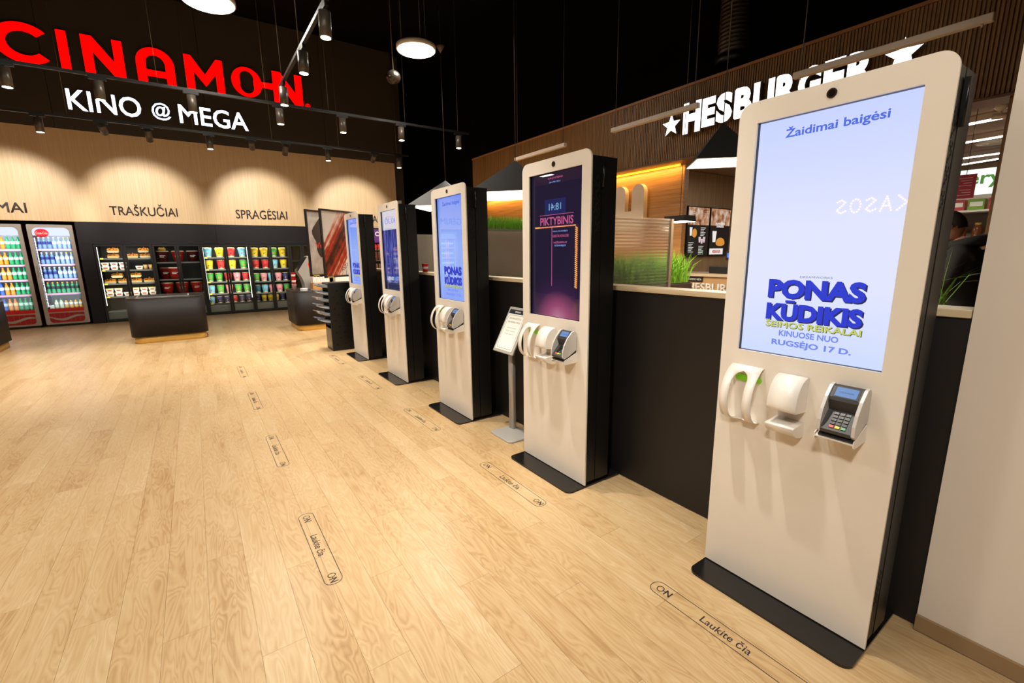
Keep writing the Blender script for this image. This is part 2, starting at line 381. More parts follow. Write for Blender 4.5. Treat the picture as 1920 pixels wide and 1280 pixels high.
# ------------------------------------------------------------------ track lighting
def track_rail(name, label, p0, p1, wires, extra=None):
    t = thing(name, label, 'light rail', (p0[0], p0[1], 3.7), 0, 'ceiling light rails')
    d = (p1[0]-p0[0], p1[1]-p0[1])
    if abs(d[0]) > abs(d[1]): MB().box(0, -0.018, 0, d[0], 0.018, 0.036).build('rail', M_BLACK, t)
    else: MB().box(-0.018, 0, 0, 0.018, d[1], 0.036).build('rail', M_BLACK, t)
    for wx in wires:
        q = (wx - p0[0], 0) if abs(d[0]) > abs(d[1]) else (0, wx - p0[1])
        MB().tube((q[0], q[1], 0.036), (q[0], q[1], 3.29), 0.004, n=6).build('suspension_wire', M_WIRE, t)
    return t
track_rail('track_rail', 'black light rail running along the row of kiosks', (1.275, -2.0), (1.275, 7.4), (-1.4, 0.4, 2.4, 4.4, 6.0, 7.2))
track_rail('track_rail', 'black light rail hung across in front of the red sign', (-4.5, 8.17), (4.7, 8.17), (-3.6, -1.9, -0.1, 1.2, 2.1, 3.4, 4.46))
track_rail('track_rail', 'black light rail hung just before the pale oak wall', (-4.5, 10.7), (4.5, 10.7), (-3.5, -1.4, 0.3, 1.6, 2.9, 4.2))
_hd = MB().tube((0,0,0), (0,0,-0.22), 0.054, n=20).mesh('housing', M('spot_housing_grey', (86, 78, 68), 0.4, 0.35))
_ln = MB().tube((0,0,-0.2202), (0,0,-0.2225), 0.045, n=20).mesh('lens', E_LAMP)
_ad = MB().box(-0.09, -0.017, -0.035, 0.09, 0.017, -0.001).tube((0,0,-0.035), (0,0,-0.06), 0.014, n=8).mesh('adapter', M_BLACK)
_ady = MB().box(-0.017, -0.09, -0.035, 0.017, 0.09, -0.001).tube((0,0,-0.035), (0,0,-0.06), 0.014, n=8).mesh('adapter', M_BLACK)
def spotlight(x, y, tgt, energy, angle, label, group, along='x', blend=0.3, col=WARM, soft=0.04):
    t = thing('track_spotlight', label, 'spotlight', (x, y, 3.7), 0, group)
    mobj('adapter', _ad if along == 'x' else _ady, t)
    d = (Vector(tgt) - Vector((x, y, 3.65))).normalized()
    h = mobj('housing', _hd, t); h.location = (0, 0, -0.05)
    h.rotation_euler = (-d).to_track_quat('Z', 'Y').to_euler()
    lit = mobj('lens', _ln, h)
    spot_light(t, Vector((0, 0, -0.05)) + d * 0.235, d, energy, angle, blend, soft, col)
    return t
GA = 'spotlights on the rail above the kiosks'
for i, y in enumerate((1.35, 2.55, 3.7, 4.82, 5.84, 7.15)):
    spotlight(1.275, y, (1.275 - 0.1, y, 0), FLOOR_SPOT * (2.3 if y < 3 else 1.8), 58 if y < 3 else 66, 'cylindrical spotlight on the rail along the kiosk row', GA, 'y', 1.0, soft=0.025)
GB = 'spotlights on the rail before the red sign'
for i, x in enumerate((-3.6, -2.6, -1.55, -0.72, 0.26, 1.37, 2.31, 3.32, 4.47)):
    spotlight(x, 8.17, (x, 8.17, 0), FLOOR_SPOT * 1.4, 88, 'cylindrical spotlight on the rail in front of the red sign', GB, 'x', 0.6)
GC = 'spotlights on the rail before the oak wall'
for i, (x, tx, k) in enumerate(((-2.75, -2.8, 'w'), (-1.76, 0, 'f'), (-1.0, -0.75, 'w'), (-0.38, -0.2, 't'), (0.53, 0, 'f'), (1.23, 1.58, 'w'), (1.85, 1.7, 't'), (2.66, 0, 'f'), (3.68, 3.9, 'w'), (4.25, 0, 'f'))):
    if k == 'w': spotlight(x, 10.7, (tx, 13.45, 2.40), WALL_SPOT, 54, 'spotlight tilted to the oak wall from the rail before it', GC, 'x', 0.6, (1.0, 0.94, 0.86))
    elif k == 't': spotlight(x, 10.7, (tx, 13.4, 1.0), WALL_SPOT * 0.12, 50, 'spotlight angled down at the coolers from the rail before the oak wall', GC, 'x', 0.8)
    else: spotlight(x, 10.7, (x, 10.7, 0), FLOOR_SPOT * 1.35, 74, 'spotlight pointing straight down from the rail before the oak wall', GC, 'x', 0.6)
# unseen rail and heads added to brighten the open floor, behind and beside the camera
track_rail('track_rail', 'black light rail over the open floor away from the kiosks', (-1.6, -2.5), (-1.6, 6.2), (-1.5, 1.0, 3.5, 5.6))
for y in (-1.0, 1.6, 3.6, 5.6):
    spotlight(-1.6, y, (-1.6, y, 0), FLOOR_SPOT * 0.92, 95, 'cylindrical spotlight on the rail over the open floor', 'spotlights over the open floor', 'y', 0.7)

def disc_lamp(x, y, label, e=55):
    t = thing('disc_pendant', label, 'pendant lamp', (x, y, 4.5))
    MB().lathe([(0.285, 0.0), (0.30, 0.01), (0.30, 0.06), (0.27, 0.075)], 40).build('casing', M_WHITEP, t)
    MB().lathe([(0.278, -0.006), (0.284, -0.001)], 40).build('diffuser', E('disc_light', (255, 247, 230), DISC_E), t)
    for a in (0.4, 2.5, 4.6): MB().tube((0.22*math.cos(a), 0.22*math.sin(a), 0.075), (0.22*math.cos(a), 0.22*math.sin(a), 2.49), 0.004, n=6).build('suspension_wire', M_WIRE, t)
    area_light(t, (0, 0, -0.02), (0, 0, -1), e, 0.5, 0.5, (1, 0.93, 0.82))
disc_lamp(3.2, 7.1, 'round white disc lamp hanging over the row of kiosks')
disc_lamp(0.535, 7.23, 'round white disc lamp hanging in front of the red sign')
disc_lamp(0.535, 3.2, 'round white disc lamp hanging over the floor near the middle kiosks', 14)  # unseen disc lamps added as soft fill, from here to the soffit lamps
disc_lamp(0.535, -0.8, 'round white disc lamp hanging over the floor by the white wall', 34)
disc_lamp(-2.13, 3.2, 'round white disc lamp hanging over the open floor', 65)
disc_lamp(-2.13, -0.8, 'round white disc lamp hanging over the open floor corner', 190)
for x, y, l in ((-4.6, 5.2, 'round disc lamp under the soffit nearer the cash desk sign'), (-4.9, 10.8, 'round disc lamp under the soffit before the clock screen')):
    t = thing('soffit_lamp', l, 'ceiling lamp', (x, y, 3.66))
    MB().lathe([(0.30, 0.0), (0.31, 0.01), (0.31, 0.039)], 32).build('casing', M_WHITEP, t)
    MB().lathe([(0.28, -0.005), (0.285, -0.001)], 32).build('diffuser', E('disc_light', (255, 247, 230), DISC_E), t)
    area_light(t, (0, 0, -0.02), (0, 0, -1), 40, 0.5, 0.5, (1, 0.9, 0.78))

t = thing('ball_speaker', 'small dark ball hanging from a rod beside the disc lamp', 'speaker', (2.97, 7.5, 4.2))
mb = MB(); mb.lathe([(0.0105 + 0.1*math.sin(math.pi*i/10), -0.1*math.cos(math.pi*i/10)) for i in range(11)], 20)
mb.build('ball', M('dark_chrome', (70, 62, 54), 0.25, 0.7), t)
MB().tube((0,0,0.1), (0,0,2.79), 0.008, n=8).build('rod', M_WIRE, t)

# pyramid hood lamps over the restaurant tables
def hood_lamp(cx, cy, zb, label, s=0.265, hh=0.35):
    t = thing('hood_pendant', label, 'pendant lamp', (cx, cy, zb), math.radians(45), 'black pyramid lamps over the restaurant tables')
    a, b = s, s - 0.012
    mb = MB(); P = [(-a,-a,0), (a,-a,0), (a,a,0), (-a,a,0), (0,0,hh)]
    mb.add(P, [(0,1,4), (1,2,4), (2,3,4), (3,0,4)]); mb.build('shade', M('black_felt_shade', (34, 32, 30), 0.8), t)
    mb = MB(); mb.add([(-a,-a,0), (a,-a,0), (a,a,0), (-a,a,0), (-b,-b,-0.004), (b,-b,-0.004), (b,b,-0.004), (-b,b,-0.004)], [(0,1,5,4), (1,2,6,5), (2,3,7,6), (3,0,4,7)])
    mb.build('rim', M_WHITEP, t)
    MB().box(-b, -b, 0.0, b, b, 0.006).build('diffuser', E('hood_light', (255, 240, 214), 6.0), t)
    area_light(t, (0, 0, -0.012), (0, 0, -1), 42, 1.4*s, 1.4*s, (1, 0.86, 0.68))
    MB().tube((0,0,hh), (0,0,6.99-zb), 0.005, n=6).build('suspension_wire', M_WIRE, t)
    return t
hood_lamp(4.12, 2.52, 2.24, 'black pyramid lamp hanging in front of the white letters')
hood_lamp(4.12, 5.80, 2.29, 'black pyramid lamp above the tall grass planter', 0.58, 0.5)
h3 = hood_lamp(4.12, 8.1, 2.30, 'black pyramid lamp hanging from a cone beside the dark wall', 0.58, 0.5)
MB().lathe([(0.004, -0.11), (0.075, 0.0), (0.07, 0.008)], 20, (0, 0, 2.8)).build('wire_cone', M('taupe_cone', (120, 104, 88), 0.5), h3)

# white tubes hung before the ribbed fascia
for a, b_, l in ((1.0, 2.36, 'white suspended light bar crossing the star of the white letters'), (3.38, 4.71, 'white suspended light bar crossing the left end of the white letters'), (5.68, 7.03, 'short white suspended light bar above the kiosk with purple screen')):
    t = thing('light_bar', l, 'light bar', (5.0, a, 3.09), 0, 'white light bars before the ribbed fascia')
    L = b_ - a
    MB().box(-0.03, 0, -0.028, 0.03, L, 0.028).build('bar', M('cream_bar', (214, 196, 176), 0.4), t, bevel=0.006)
    for q in (0.06, L - 0.06):
        MB().tube((0, q, 0.028), (0, q, 3.9), 0.004, n=6).build('suspension_wire', M_WIRE, t)
        MB().tube((0, q, -0.028), (0, q, -0.05), 0.006, n=6).build('clip', M_STEEL, t)
t = thing('spiral_duct', 'dark ribbed ventilation duct rising behind the fascia', 'duct', (6.42, 3.85, 4.0))
prof = []
for i in range(60): prof += [(0.2, i * 0.05), (0.206, i * 0.05 + 0.006), (0.2, i * 0.05 + 0.012)]
MB().lathe(prof, 24).build('spiral_pipe', M('galvanised_duct', (88, 80, 70), 0.4, 0.6), t)
MB().lathe([(0.23, -0.06), (0.23, 0.05)], 24).build('collar', M_BLACK, t)

# ------------------------------------------------------------------ wall lettering and signs
def sign_text(name, label, body, cx, cz, w, h, y=13.45, mat=M_TEXTD, bold=0.0, depth=0.02, cat='wall lettering', group=None, side=None, spacing=1.0):
    t = thing(name, label, cat, (cx, y, cz), 0, group)
    for ch, me, dx, dz in glyph_run(body, w, h, mat, bold, depth, spacing, side): put('letter', me, FB, (dx, 0, dz), t)
    return t
E_RED = E('red_sign_light', (255, 0, 0), 2.2)
M_REDS = M('red_sign_return', (120, 8, 8), 0.4)
# custom rounded letters: x, width, loops in unit height
def letterC():
    o = arc(0.5, 0.5, 0.5, 42, 318, 28); i = arc(0.5, 0.5, 0.29, 318, 42, 24); return [o + i]
def box_loop(x0, y0, x1, y1): return [(x0,y0), (x1,y0), (x1,y1), (x0,y1)]
def letterN(w=0.86, s=0.21): return [[(0,0), (s,0), (s,0.60), (w-s-0.02,0), (w,0), (w,1), (w-s,1), (w-s,0.40), (s+0.02,1), (0,1)]]
def letterA(w=0.86, s=0.21):
    o = [(0,0), (s,0), (s,0.20), (w-s,0.20), (w-s,0), (w,0)] + arc(w/2, 0.57, w/2, 0, 180, 16)
    i = [(s,0.38), (w-s,0.38)] + arc(w/2, 0.57, w/2-s, 0, 180, 12); return [o, i]
def letterM(w=1.0, s=0.21): return [[(0,0), (s,0), (s,0.55), (w/2,0.16), (w-s,0.55), (w-s,0), (w,0), (w,1), (w-s+0.04,1), (w/2,0.50), (s-0.04,1), (0,1)]]
def letterO(w=0.9):
    o = arc(w/2, 0.5, w/2, 11, 349, 36)
    o += [(1.27, 0.5-0.095), (1.27, 0.5+0.095)]
    i = arc(0.36, 0.62, 0.155, 40, 230, 12) + arc(0.36, 0.38, 0.155, 130, 320, 12) + arc(0.50, 0.42, 0.13, -60, 30, 6) + arc(0.50, 0.58, 0.13, -30, 60, 6)
    i = arc(w/2, 0.63, 0.21, -20, 200, 16) + arc(w/2, 0.37, 0.21, 160, 380, 16)
    return [o, i]
cs = thing('cinema_sign', 'large red glowing cinema name on the black wall', 'sign', (0, 13.45, 5.18))
H = 0.735
for fn, x0, x1 in ((letterC, -2.62, -1.86), (lambda: [box_loop(0,0,1,1)], -1.70, -1.55), (letterN, -1.34, -0.69), (letterA, -0.49, 0.18), (letterM, 0.38, 1.115), (letterO, 1.27, 2.17), (letterN, 2.157, 2.826)):
    lp = fn(); mx_ = max(q[0] for l in lp for q in l); mn = min(q[0] for l in lp for q in l)
    lp = [[((q[0]-mn)/(mx_-mn)*(x1-x0), q[1]*H) for q in l] for l in lp]
    put('letter', fill2d(lp, 0.06, E_RED, 'letter', M_REDS), FB, (x0, 0, 0), cs)
put('registered_mark', fill2d([arc(0,0,0.055,0,360,24)[:-1], arc(0,0,0.043,0,360,24)[:-1]], 0.03, E_RED, 'registered_mark'), FB, (2.94, 0, 0.06), cs)
put('registered_letter', text_mesh('R', E_RED, h=0.055, bold=0.02), FB, (2.94, -0.03, 0.06), cs)
E_KINO = E('cool_white_sign_light', (226, 232, 255), 3.2)
ks = thing('tagline_sign', 'white glowing letters reading kino below the red sign', 'sign', (0, 13.45, 4.635))
M_KR_ = M('sign_return_grey', (60, 60, 70), 0.5)
for body, xa, xb, hh_, dz0 in (('KINO', -1.715, -0.525, 0.405, 0), ('@', -0.345, -0.005, 0.36, -0.01), ('MEGA', 0.145, 1.515, 0.405, 0)):
    for ch, me, dx, dz in glyph_run(body, xb - xa, hh_, E_KINO, 0.012, 0.05, 1.0, M_KR_): put('letter', me, FB, ((xa + xb)/2 + dx, 0, dz + dz0), ks)
sign_text('wall_lettering', 'dark letters on oak above the drinks fridges', 'GĖRIMAI', -3.14, 2.47, 1.0, 0.24, bold=0.004, group='dark category words on the oak wall')
sign_text('wall_lettering', 'dark letters on oak above the food cooler', 'TRAŠKUČIAI', -0.755, 2.485, 1.20, 0.26, bold=0.004, group='dark category words on the oak wall')
sign_text('wall_lettering', 'dark letters on oak above the popcorn tubs', 'SPRAGĖSIAI', 1.60, 2.485, 1.16, 0.26, bold=0.004, group='dark category words on the oak wall')
sign_text('wall_lettering', 'dark letters on oak above the sweets rack', 'SALDUMYNAI', 3.98, 2.445, 1.27, 0.19, bold=0.004, group='dark category words on the oak wall')

# white lettering on the fascia
hs = thing('restaurant_sign', 'white glowing block letters with stars on the ribbed fascia', 'sign', (5.985, 0, 0))
M_RET = M('sign_return_taupe', (112, 98, 84), 0.5)
E_HES = E('restaurant_sign_light', (255, 252, 248), 2.6)
for ch, ya, yb, hh_ in (('H', 4.215, 3.945, 0.40), ('E', 3.925, 3.735, 0.36), ('S', 3.72, 3.50, 0.36), ('B', 3.475, 3.25, 0.36), ('U', 3.235, 2.99, 0.36), ('R', 2.97, 2.745, 0.36), ('G', 2.725, 2.495, 0.36), ('E', 2.47, 2.27, 0.36), ('R', 2.25, 2.02, 0.36)):
    for c_, me, du, dz in glyph_run(ch, ya - yb, hh_, E_HES, 0.055, 0.09, 1.0, M_RET): put('letter', me, FK, (0, (ya + yb)/2 - du, 3.05 + hh_/2 + (0.0 if ch == 'H' else 0.03)), hs)
star = []
for i in range(10):
    r_ = 0.155 if i % 2 == 0 else 0.066; a = math.radians(90 + 36 * i); star.append((r_*math.cos(a), r_*math.sin(a)))
sm = fill2d([star], 0.09, E_HES, 'star', M_RET)
for yy, zz in ((4.41, 3.215), (1.785, 3.285)): put('star', sm, FK, (0, yy, zz), hs)
lg = [(-0.33,-0.45), (0.33,-0.45)] + [(0.33, 0.0)] + arc(0.20, 0.30, 0.13, 0, 180, 12) + [(0.07, 0.0), (-0.07, 0.0)] + arc(-0.20, 0.30, 0.13, 0, 180, 12) + [(-0.33, 0.0)]
o = put('wall_emblem', fill2d([lg], 0.09, M('cream_board', (222, 202, 176), 0.6), 'wall_emblem'), FK, (6.299, 5.43, 2.11))
tag(o, 'cream board emblem with two rounded prongs on the amber wall', 'emblem')

# ------------------------------------------------------------------ kiosks
KW, KH = 0.634, 2.0
KX = 1.835
def screen_material(name, nodes_fn, rough=0.015):
    m = bpy.data.materials.new(name); m.use_nodes = True; nt = m.node_tree; b = nt.nodes['Principled BSDF']
    b.inputs['Base Color'].default_value = (0.006, 0.006, 0.008, 1); b.inputs['Roughness'].default_value = rough
    tc = nt.nodes.new('ShaderNodeTexCoord'); sp = nt.nodes.new('ShaderNodeSeparateXYZ'); nt.links.new(tc.outputs['Generated'], sp.inputs[0])
    col, s = nodes_fn(nt, sp, tc); nt.links.new(col, b.inputs['Emission Color']); b.inputs['Emission Strength'].default_value = s
    MATS[name] = m; return m
def scr_pale(c_edge, c_mid, c_low, s):
    def fn(nt, sp, tc):
        return ramp(nt, sp.outputs[2], [(0.0, c_low), (0.3, c_mid), (0.55, c_mid), (1.0, c_edge)]), s
    return fn
def scr_purple(nt, sp, tc):
    # dark violet film page, a soft magenta glow at the foot
    r = nt.nodes.new('ShaderNodeTexGradient'); r.gradient_type = 'SPHERICAL'; mp = nt.nodes.new('ShaderNodeMapping')
    mp.inputs['Location'].default_value = (0, -0.46*1.5, 0.03); mp.inputs['Scale'].default_value = (0, 1.5, 3.2)
    nt.links.new(tc.outputs['Generated'], mp.inputs['Vector']); nt.links.new(mp.outputs[0], r.inputs[0])
    return ramp(nt, r.outputs['Fac'], [(0.0, (40, 30, 62)), (0.35, (66, 36, 84)), (0.7, (186, 84, 140)), (1.0, (232, 150, 190))]), 0.55
def scr_streaks(nt, sp, tc):
    mp = nt.nodes.new('ShaderNodeMapping'); mp.inputs['Scale'].default_value = (1, 9, 3); nt.links.new(tc.outputs['Generated'], mp.inputs['Vector'])
    n = nt.nodes.new('ShaderNodeTexNoise'); n.inputs['Scale'].default_value = 1.6; n.inputs['Detail'].default_value = 4; nt.links.new(mp.outputs[0], n.inputs['Vector'])
    c1 = ramp(nt, n.outputs['Fac'], [(0.3, (22, 22, 60)), (0.48, (52, 70, 150)), (0.6, (96, 80, 170)), (0.72, (90, 170, 235))])
    z = math_node(nt, 'GREATER_THAN', sp.outputs[2], 0.765)
    mx = nt.nodes.new('ShaderNodeMix'); mx.data_type = 'RGBA'; nt.links.new(z, mx.inputs[0]); nt.links.new(c1, mx.inputs[6]); mx.inputs[7].default_value = (*lin((206, 206, 222)), 1)
    d = math_node(nt, 'LESS_THAN', sp.outputs[2], 0.10); mx2 = nt.nodes.new('ShaderNodeMix'); mx2.data_type = 'RGBA'; nt.links.new(d, mx2.inputs[0]); nt.links.new(mx.outputs[2], mx2.inputs[6]); mx2.inputs[7].default_value = (*lin((40, 44, 84)), 1)
    return mx2.outputs[2], 0.9
S1 = screen_material('poster_screen_lavender', scr_pale((196, 208, 250), (222, 226, 253), (200, 214, 252), 1.05))
S3 = screen_material('poster_screen_blue', scr_pale((108, 142, 236), (150, 176, 244), (138, 166, 246), 1.0))
S2 = screen_material('film_screen_violet', scr_purple)
S4 = screen_material('film_screen_streaks', scr_streaks)
T_BLUE = E('text_blue', (70, 104, 222), 1.0); T_BLUE2 = E('text_blue_mid', (112, 136, 236), 1.0); T_NAVY = E('text_royal', (30, 54, 206), 1.0)
T_SHADE = E('text_shade_navy', (28, 36, 84), 0.8)
T_LIME = E('text_lime', (196, 204, 92), 1.0); T_PINK = E('text_pink', (196, 84, 142), 0.9); T_LBLUE = E('text_pale_blue', (130, 160, 240), 0.9); T_GREY = E('text_grey', (120, 130, 160), 0.8)
T_CYAN = E('text_cyan', (70, 150, 240), 1.0); T_WHITE = E('text_white', (220, 226, 240), 0.9)
M_BEZ = M('screen_bezel', (6, 6, 8), 0.4, var=0)

def face_mesh():
    u = lambda y: -y
    o = rrect(-KW, 0.016, 0, KH, 0.05, 8, (0, 0, 1, 1))
    i = box_loop(-(KW - 0.071), 1.040, -0.072, 1.9214)
    h = arc(-KW/2, 1.9615, 0.0145, 0, 360, 16)[:-1]
    return fill2d([o, i], 0.010, M_WHITE, 'face_panel')
FACE = face_mesh()
def bez_mesh():
    y0, y1, z0, z1 = 0.072, KW - 0.071, 1.040, 1.9214
    mb = MB()
    mb.box(0.0102, y0 - 0.012, z0 - 0.012, 0.034, y0, z1 + 0.012); mb.box(0.0102, y1, z0 - 0.012, 0.034, y1 + 0.012, z1 + 0.012)
    mb.box(0.0102, y0, z0 - 0.012, 0.034, y1, z0); mb.box(0.0102, y0, z1, 0.034, y1, z1 + 0.012)
    return mb.mesh('bezel', M_BEZ)
BEZ = bez_mesh()
SCRN = {}
def scr_mesh(mat):
    if mat.name not in SCRN: SCRN[mat.name] = MB().box(0.0255, 0.073, 1.041, 0.033, KW - 0.072, 1.9204).mesh('screen', mat)
    return SCRN[mat.name]
bf_me = fill2d([box_loop(-(KW - 0.006), 0.03, -0.006, 1.963), box_loop(-(KW - 0.058), 1.027, -0.059, 1.934)], 0.0775, M_BLACK, 'front_body')
br_me = MB().box(0.092, 0.004, 0.03, 0.205, KW - 0.004, 1.963).mesh('rear_body', M_BLACK)
vmb = MB()
for zc, nz in ((1.705, 13), (0.24, 6)):
    for j in range(5):
        for i in range(nz):
            if (i + 2*j) % 3 == 2 and nz > 6: continue
            xx = 0.020 + j * 0.0125; zz = zc + (i - nz/2) * 0.0235 + (0.011 if j % 2 else 0)
            vmb.box(xx, 0.0051, zz, xx + 0.0042, 0.0061, zz + 0.0165)
vent_me = vmb.mesh('vent_slots', M('vent_shadow_black', (4, 4, 4), 0.9, var=0))
hinge_me = MB().box(0.080, -0.006, 1.80, 0.100, 0.0035, 1.935).tube((0.09, -0.004, 1.80), (0.09, -0.004, 1.935), 0.007, n=10).mesh('hinge', M('hinge_black', (10, 10, 10), 0.3))
plate_me = MB().prism(rrect(-0.135, 0.0, 0.312, KW, 0.04, 6, (1, 0, 0, 1)), 'z', 0.0, 0.011).mesh('base_plate', M('base_plate_black', (20, 18, 17), 0.22, var=0.1))
foot_me = MB().box(0.02, 0.02, 0.011, 0.19, KW - 0.02, 0.03).mesh('plinth', M_BLACK)
cam_mb = MB(); cam_mb.tube((-0.0035, KW/2, 1.9615), (0.002, KW/2, 1.9615), 0.0155, n=24)
ring_me = cam_mb.mesh('camera', M('camera_ring_chrome', (60, 56, 54), 0.25, 0.8))
lens_me = MB().tube((-0.0048, KW/2, 1.9615), (-0.0036, KW/2, 1.9615), 0.0105, n=24).tube((-0.0052, KW/2 + 0.002, 1.9645), (-0.0049, KW/2 + 0.002, 1.9645), 0.003, n=10).mesh('lens', M('lens_black', (8, 8, 10), 0.08, var=0))

# bent white guard of the ticket scanner: y 0.448..0.58, z 0.745..0.976
def guard_mesh():
    y0, y1, zt, zb_ = 0.447, 0.578, 0.976, 0.745
    prof = []
    pts = [(0.0, zt), (0.022, 0.966), (0.048, 0.940), (0.070, 0.905), (0.082, 0.865), (0.084, 0.83), (0.078, 0.80), (0.062, 0.772), (0.036, 0.752), (0.0, zb_)]
    N = 40
    def sample(t):
        s = t * (len(pts) - 1); i = min(int(s), len(pts) - 2); f = s - i
        p = [pts[max(i-1, 0)], pts[i], pts[i+1], pts[min(i+2, len(pts)-1)]]
        cr = lambda a, b, c, d: 0.5*((2*b) + (-a+c)*f + (2*a-5*b+4*c-d)*f*f + (-a+3*b-3*c+d)*f**3)
        return cr(*[q[0] for q in p]), cr(*[q[1] for q in p])
    mb = MB(); rows = []
    for k in range(N + 1):
        t = k / N; o, z = sample(t)
        if t < 0.16 or t > 0.93: w = 0.0
        elif t < 0.30: w = 0.235 * math.sqrt(max(0, 1 - ((0.30 - t) / 0.14) ** 2))
        elif t > 0.86: w = 0.235 * math.sqrt(max(0, 1 - ((t - 0.86) / 0.07) ** 2))
        else: w = 0.235
        rows.append((o, z, w))
    for (o0, z0, w0), (o1, z1, w1) in zip(rows, rows[1:]):
        m_ = (y0 + y1) / 2; W_ = y1 - y0
        for sgn in (-1, 1):
            e = y0 if sgn < 0 else y1
            mb.add([(-o0, e, z0), (-o0, m_ + sgn*w0*W_, z0), (-o1, m_ + sgn*w1*W_, z1), (-o1, e, z1)], [(0, 1, 2, 3)], 0, True)
    return mb.mesh('scanner_guard', M_WHITEP)
GUARD = guard_mesh()
_cap = [(y_, z_) for y_, z_ in rrect(0.452, 0.912, 0.558, 0.936, 0.011, 6)]
GREEN = MB().prism(_cap, 'x', -0.008, -0.0003).mesh('scanner_light', M('scanner_green', (96, 150, 20), 0.15, emit=(120, 190, 20), es=0.35, var=0))
# ticket printer: curved cover above, tray below
def pr(n=10): return [(-0.088*math.sin(math.radians(90*i/n))**0.9, 0.862 + 0.115*math.cos(math.radians(90*i/n))) for i in range(n+1)]
cov = [(-0.0005, 0.977)] + pr() + [(-0.085, 0.850), (-0.0005, 0.842)]
PRN = MB().prism(cov, 'y', 0.282, 0.385, 0, True).mesh('ticket_printer', M_WHITEP)
SLIT = MB().box(-0.055, 0.305, 0.8405, -0.010, 0.372, 0.8425).mesh('ticket_slot', M_BEZ)
tr = [(-0.0005, 0.800), (-0.088, 0.792)] + [(-0.088*math.cos(math.radians(90*i/8)), 0.789 - 0.047*math.sin(math.radians(90*i/8))) for i in range(9)] + [(-0.0005, 0.742)]
TRAY = MB().prism(tr, 'y', 0.282, 0.385, 0, True).mesh('ticket_tray', M_WHITEP)
# card terminal, y 0.085..0.205
ty0, ty1 = 0.088, 0.200
side = [(-0.006, 0.868), (-0.006, 0.972), (-0.020, 0.984), (-0.040, 0.980), (-0.075, 0.945), (-0.100, 0.905), (-0.112, 0.868), (-0.112, 0.832), (-0.100, 0.822), (-0.060, 0.838)]
core = [(-0.006, 0.866), (-0.006, 0.968), (-0.020, 0.980), (-0.036, 0.977), (-0.066, 0.944), (-0.070, 0.934), (-0.056, 0.895), (-0.112, 0.838), (-0.110, 0.826), (-0.098, 0.821), (-0.060, 0.836)]
TERM_CORE = MB().prism(core, 'y', ty0 + 0.0105, ty1 - 0.0105).mesh('card_terminal', M_DGREY)
TERM_SIDE = [MB().prism(side, 'y', a, b).mesh('side_cheek', M('terminal_silver', (200, 196, 192), 0.35, 0.1)) for a, b in ((ty0, ty0 + 0.010), (ty1 - 0.010, ty1))]
TERM_FOOT = MB().prism([(-0.004, 0.846), (-0.004, 0.864), (-0.058, 0.834), (-0.098, 0.8195), (-0.106, 0.812), (-0.100, 0.806), (-0.056, 0.818)], 'y', ty0 + 0.004, ty1 - 0.004).mesh('foot', M_BLACK)
def on_slope(p, q, a0, a1, y0, y1, lift, t):
    # a thin plate on the sloped segment p-q of the core profile
    d = Vector((q[0]-p[0], q[1]-p[1])); n = Vector((-abs(d.y), abs(d.x))).normalized()
    A = Vector(p) + d*a0 + n*lift; B = Vector(p) + d*a1 + n*lift; A2 = A + n*t; B2 = B + n*t
    return MB().prism([tuple(A), tuple(B), tuple(B2), tuple(A2)], 'y', y0, y1)
p_, q_ = (-0.036, 0.977), (-0.066, 0.944)
TSCR_F = on_slope(p_, q_, -0.02, 0.98, ty0 + 0.018, ty1 - 0.018, 0.0, 0.0012).mesh('display_rim', M_BLACK)
TSCR = on_slope(p_, q_, 0.08, 0.88, ty0 + 0.024, ty1 - 0.024, 0.0012, 0.0006).mesh('display', E('terminal_display', (104, 156, 226), 0.7))
kp, kq = (-0.056, 0.895), (-0.112, 0.838)
KEYS = []
M_KEY = M('key_black', (22, 21, 22), 0.25); M_KR = M('key_red', (214, 70, 60), 0.3); M_KY = M('key_yellow', (236, 200, 20), 0.3); M_KG = M('key_green', (70, 160, 110), 0.3)
for r_ in range(5):
    for c_ in range(3):
        a = 0.10 + r_ * 0.165; yy = ty1 - 0.034 - c_ * 0.0175
        m_ = M_KEY if r_ < 4 else (M_KR, M_KY, M_KG)[c_]
        KEYS.append(on_slope(kp, kq, a, a + 0.11, yy - 0.0135, yy, 0.0, 0.0035).mesh('key', m_))
BRK = MB().prism([(-0.0005, 0.790), (-0.0005, 0.852), (-0.102, 0.812), (-0.102, 0.792), (-0.09, 0.786)], 'y', ty0 + 0.001, ty0 + 0.004).prism([(-0.0005, 0.790), (-0.0005, 0.852), (-0.102, 0.812), (-0.102, 0.792), (-0.09, 0.786)], 'y', ty1 + 0.006, ty1 + 0.009).prism([(-0.0005, 0.840), (-0.0005, 0.844), (-0.102, 0.804), (-0.102, 0.800)], 'y', ty0 + 0.004, ty1 + 0.006).mesh('terminal_bracket', M_WHITEP)

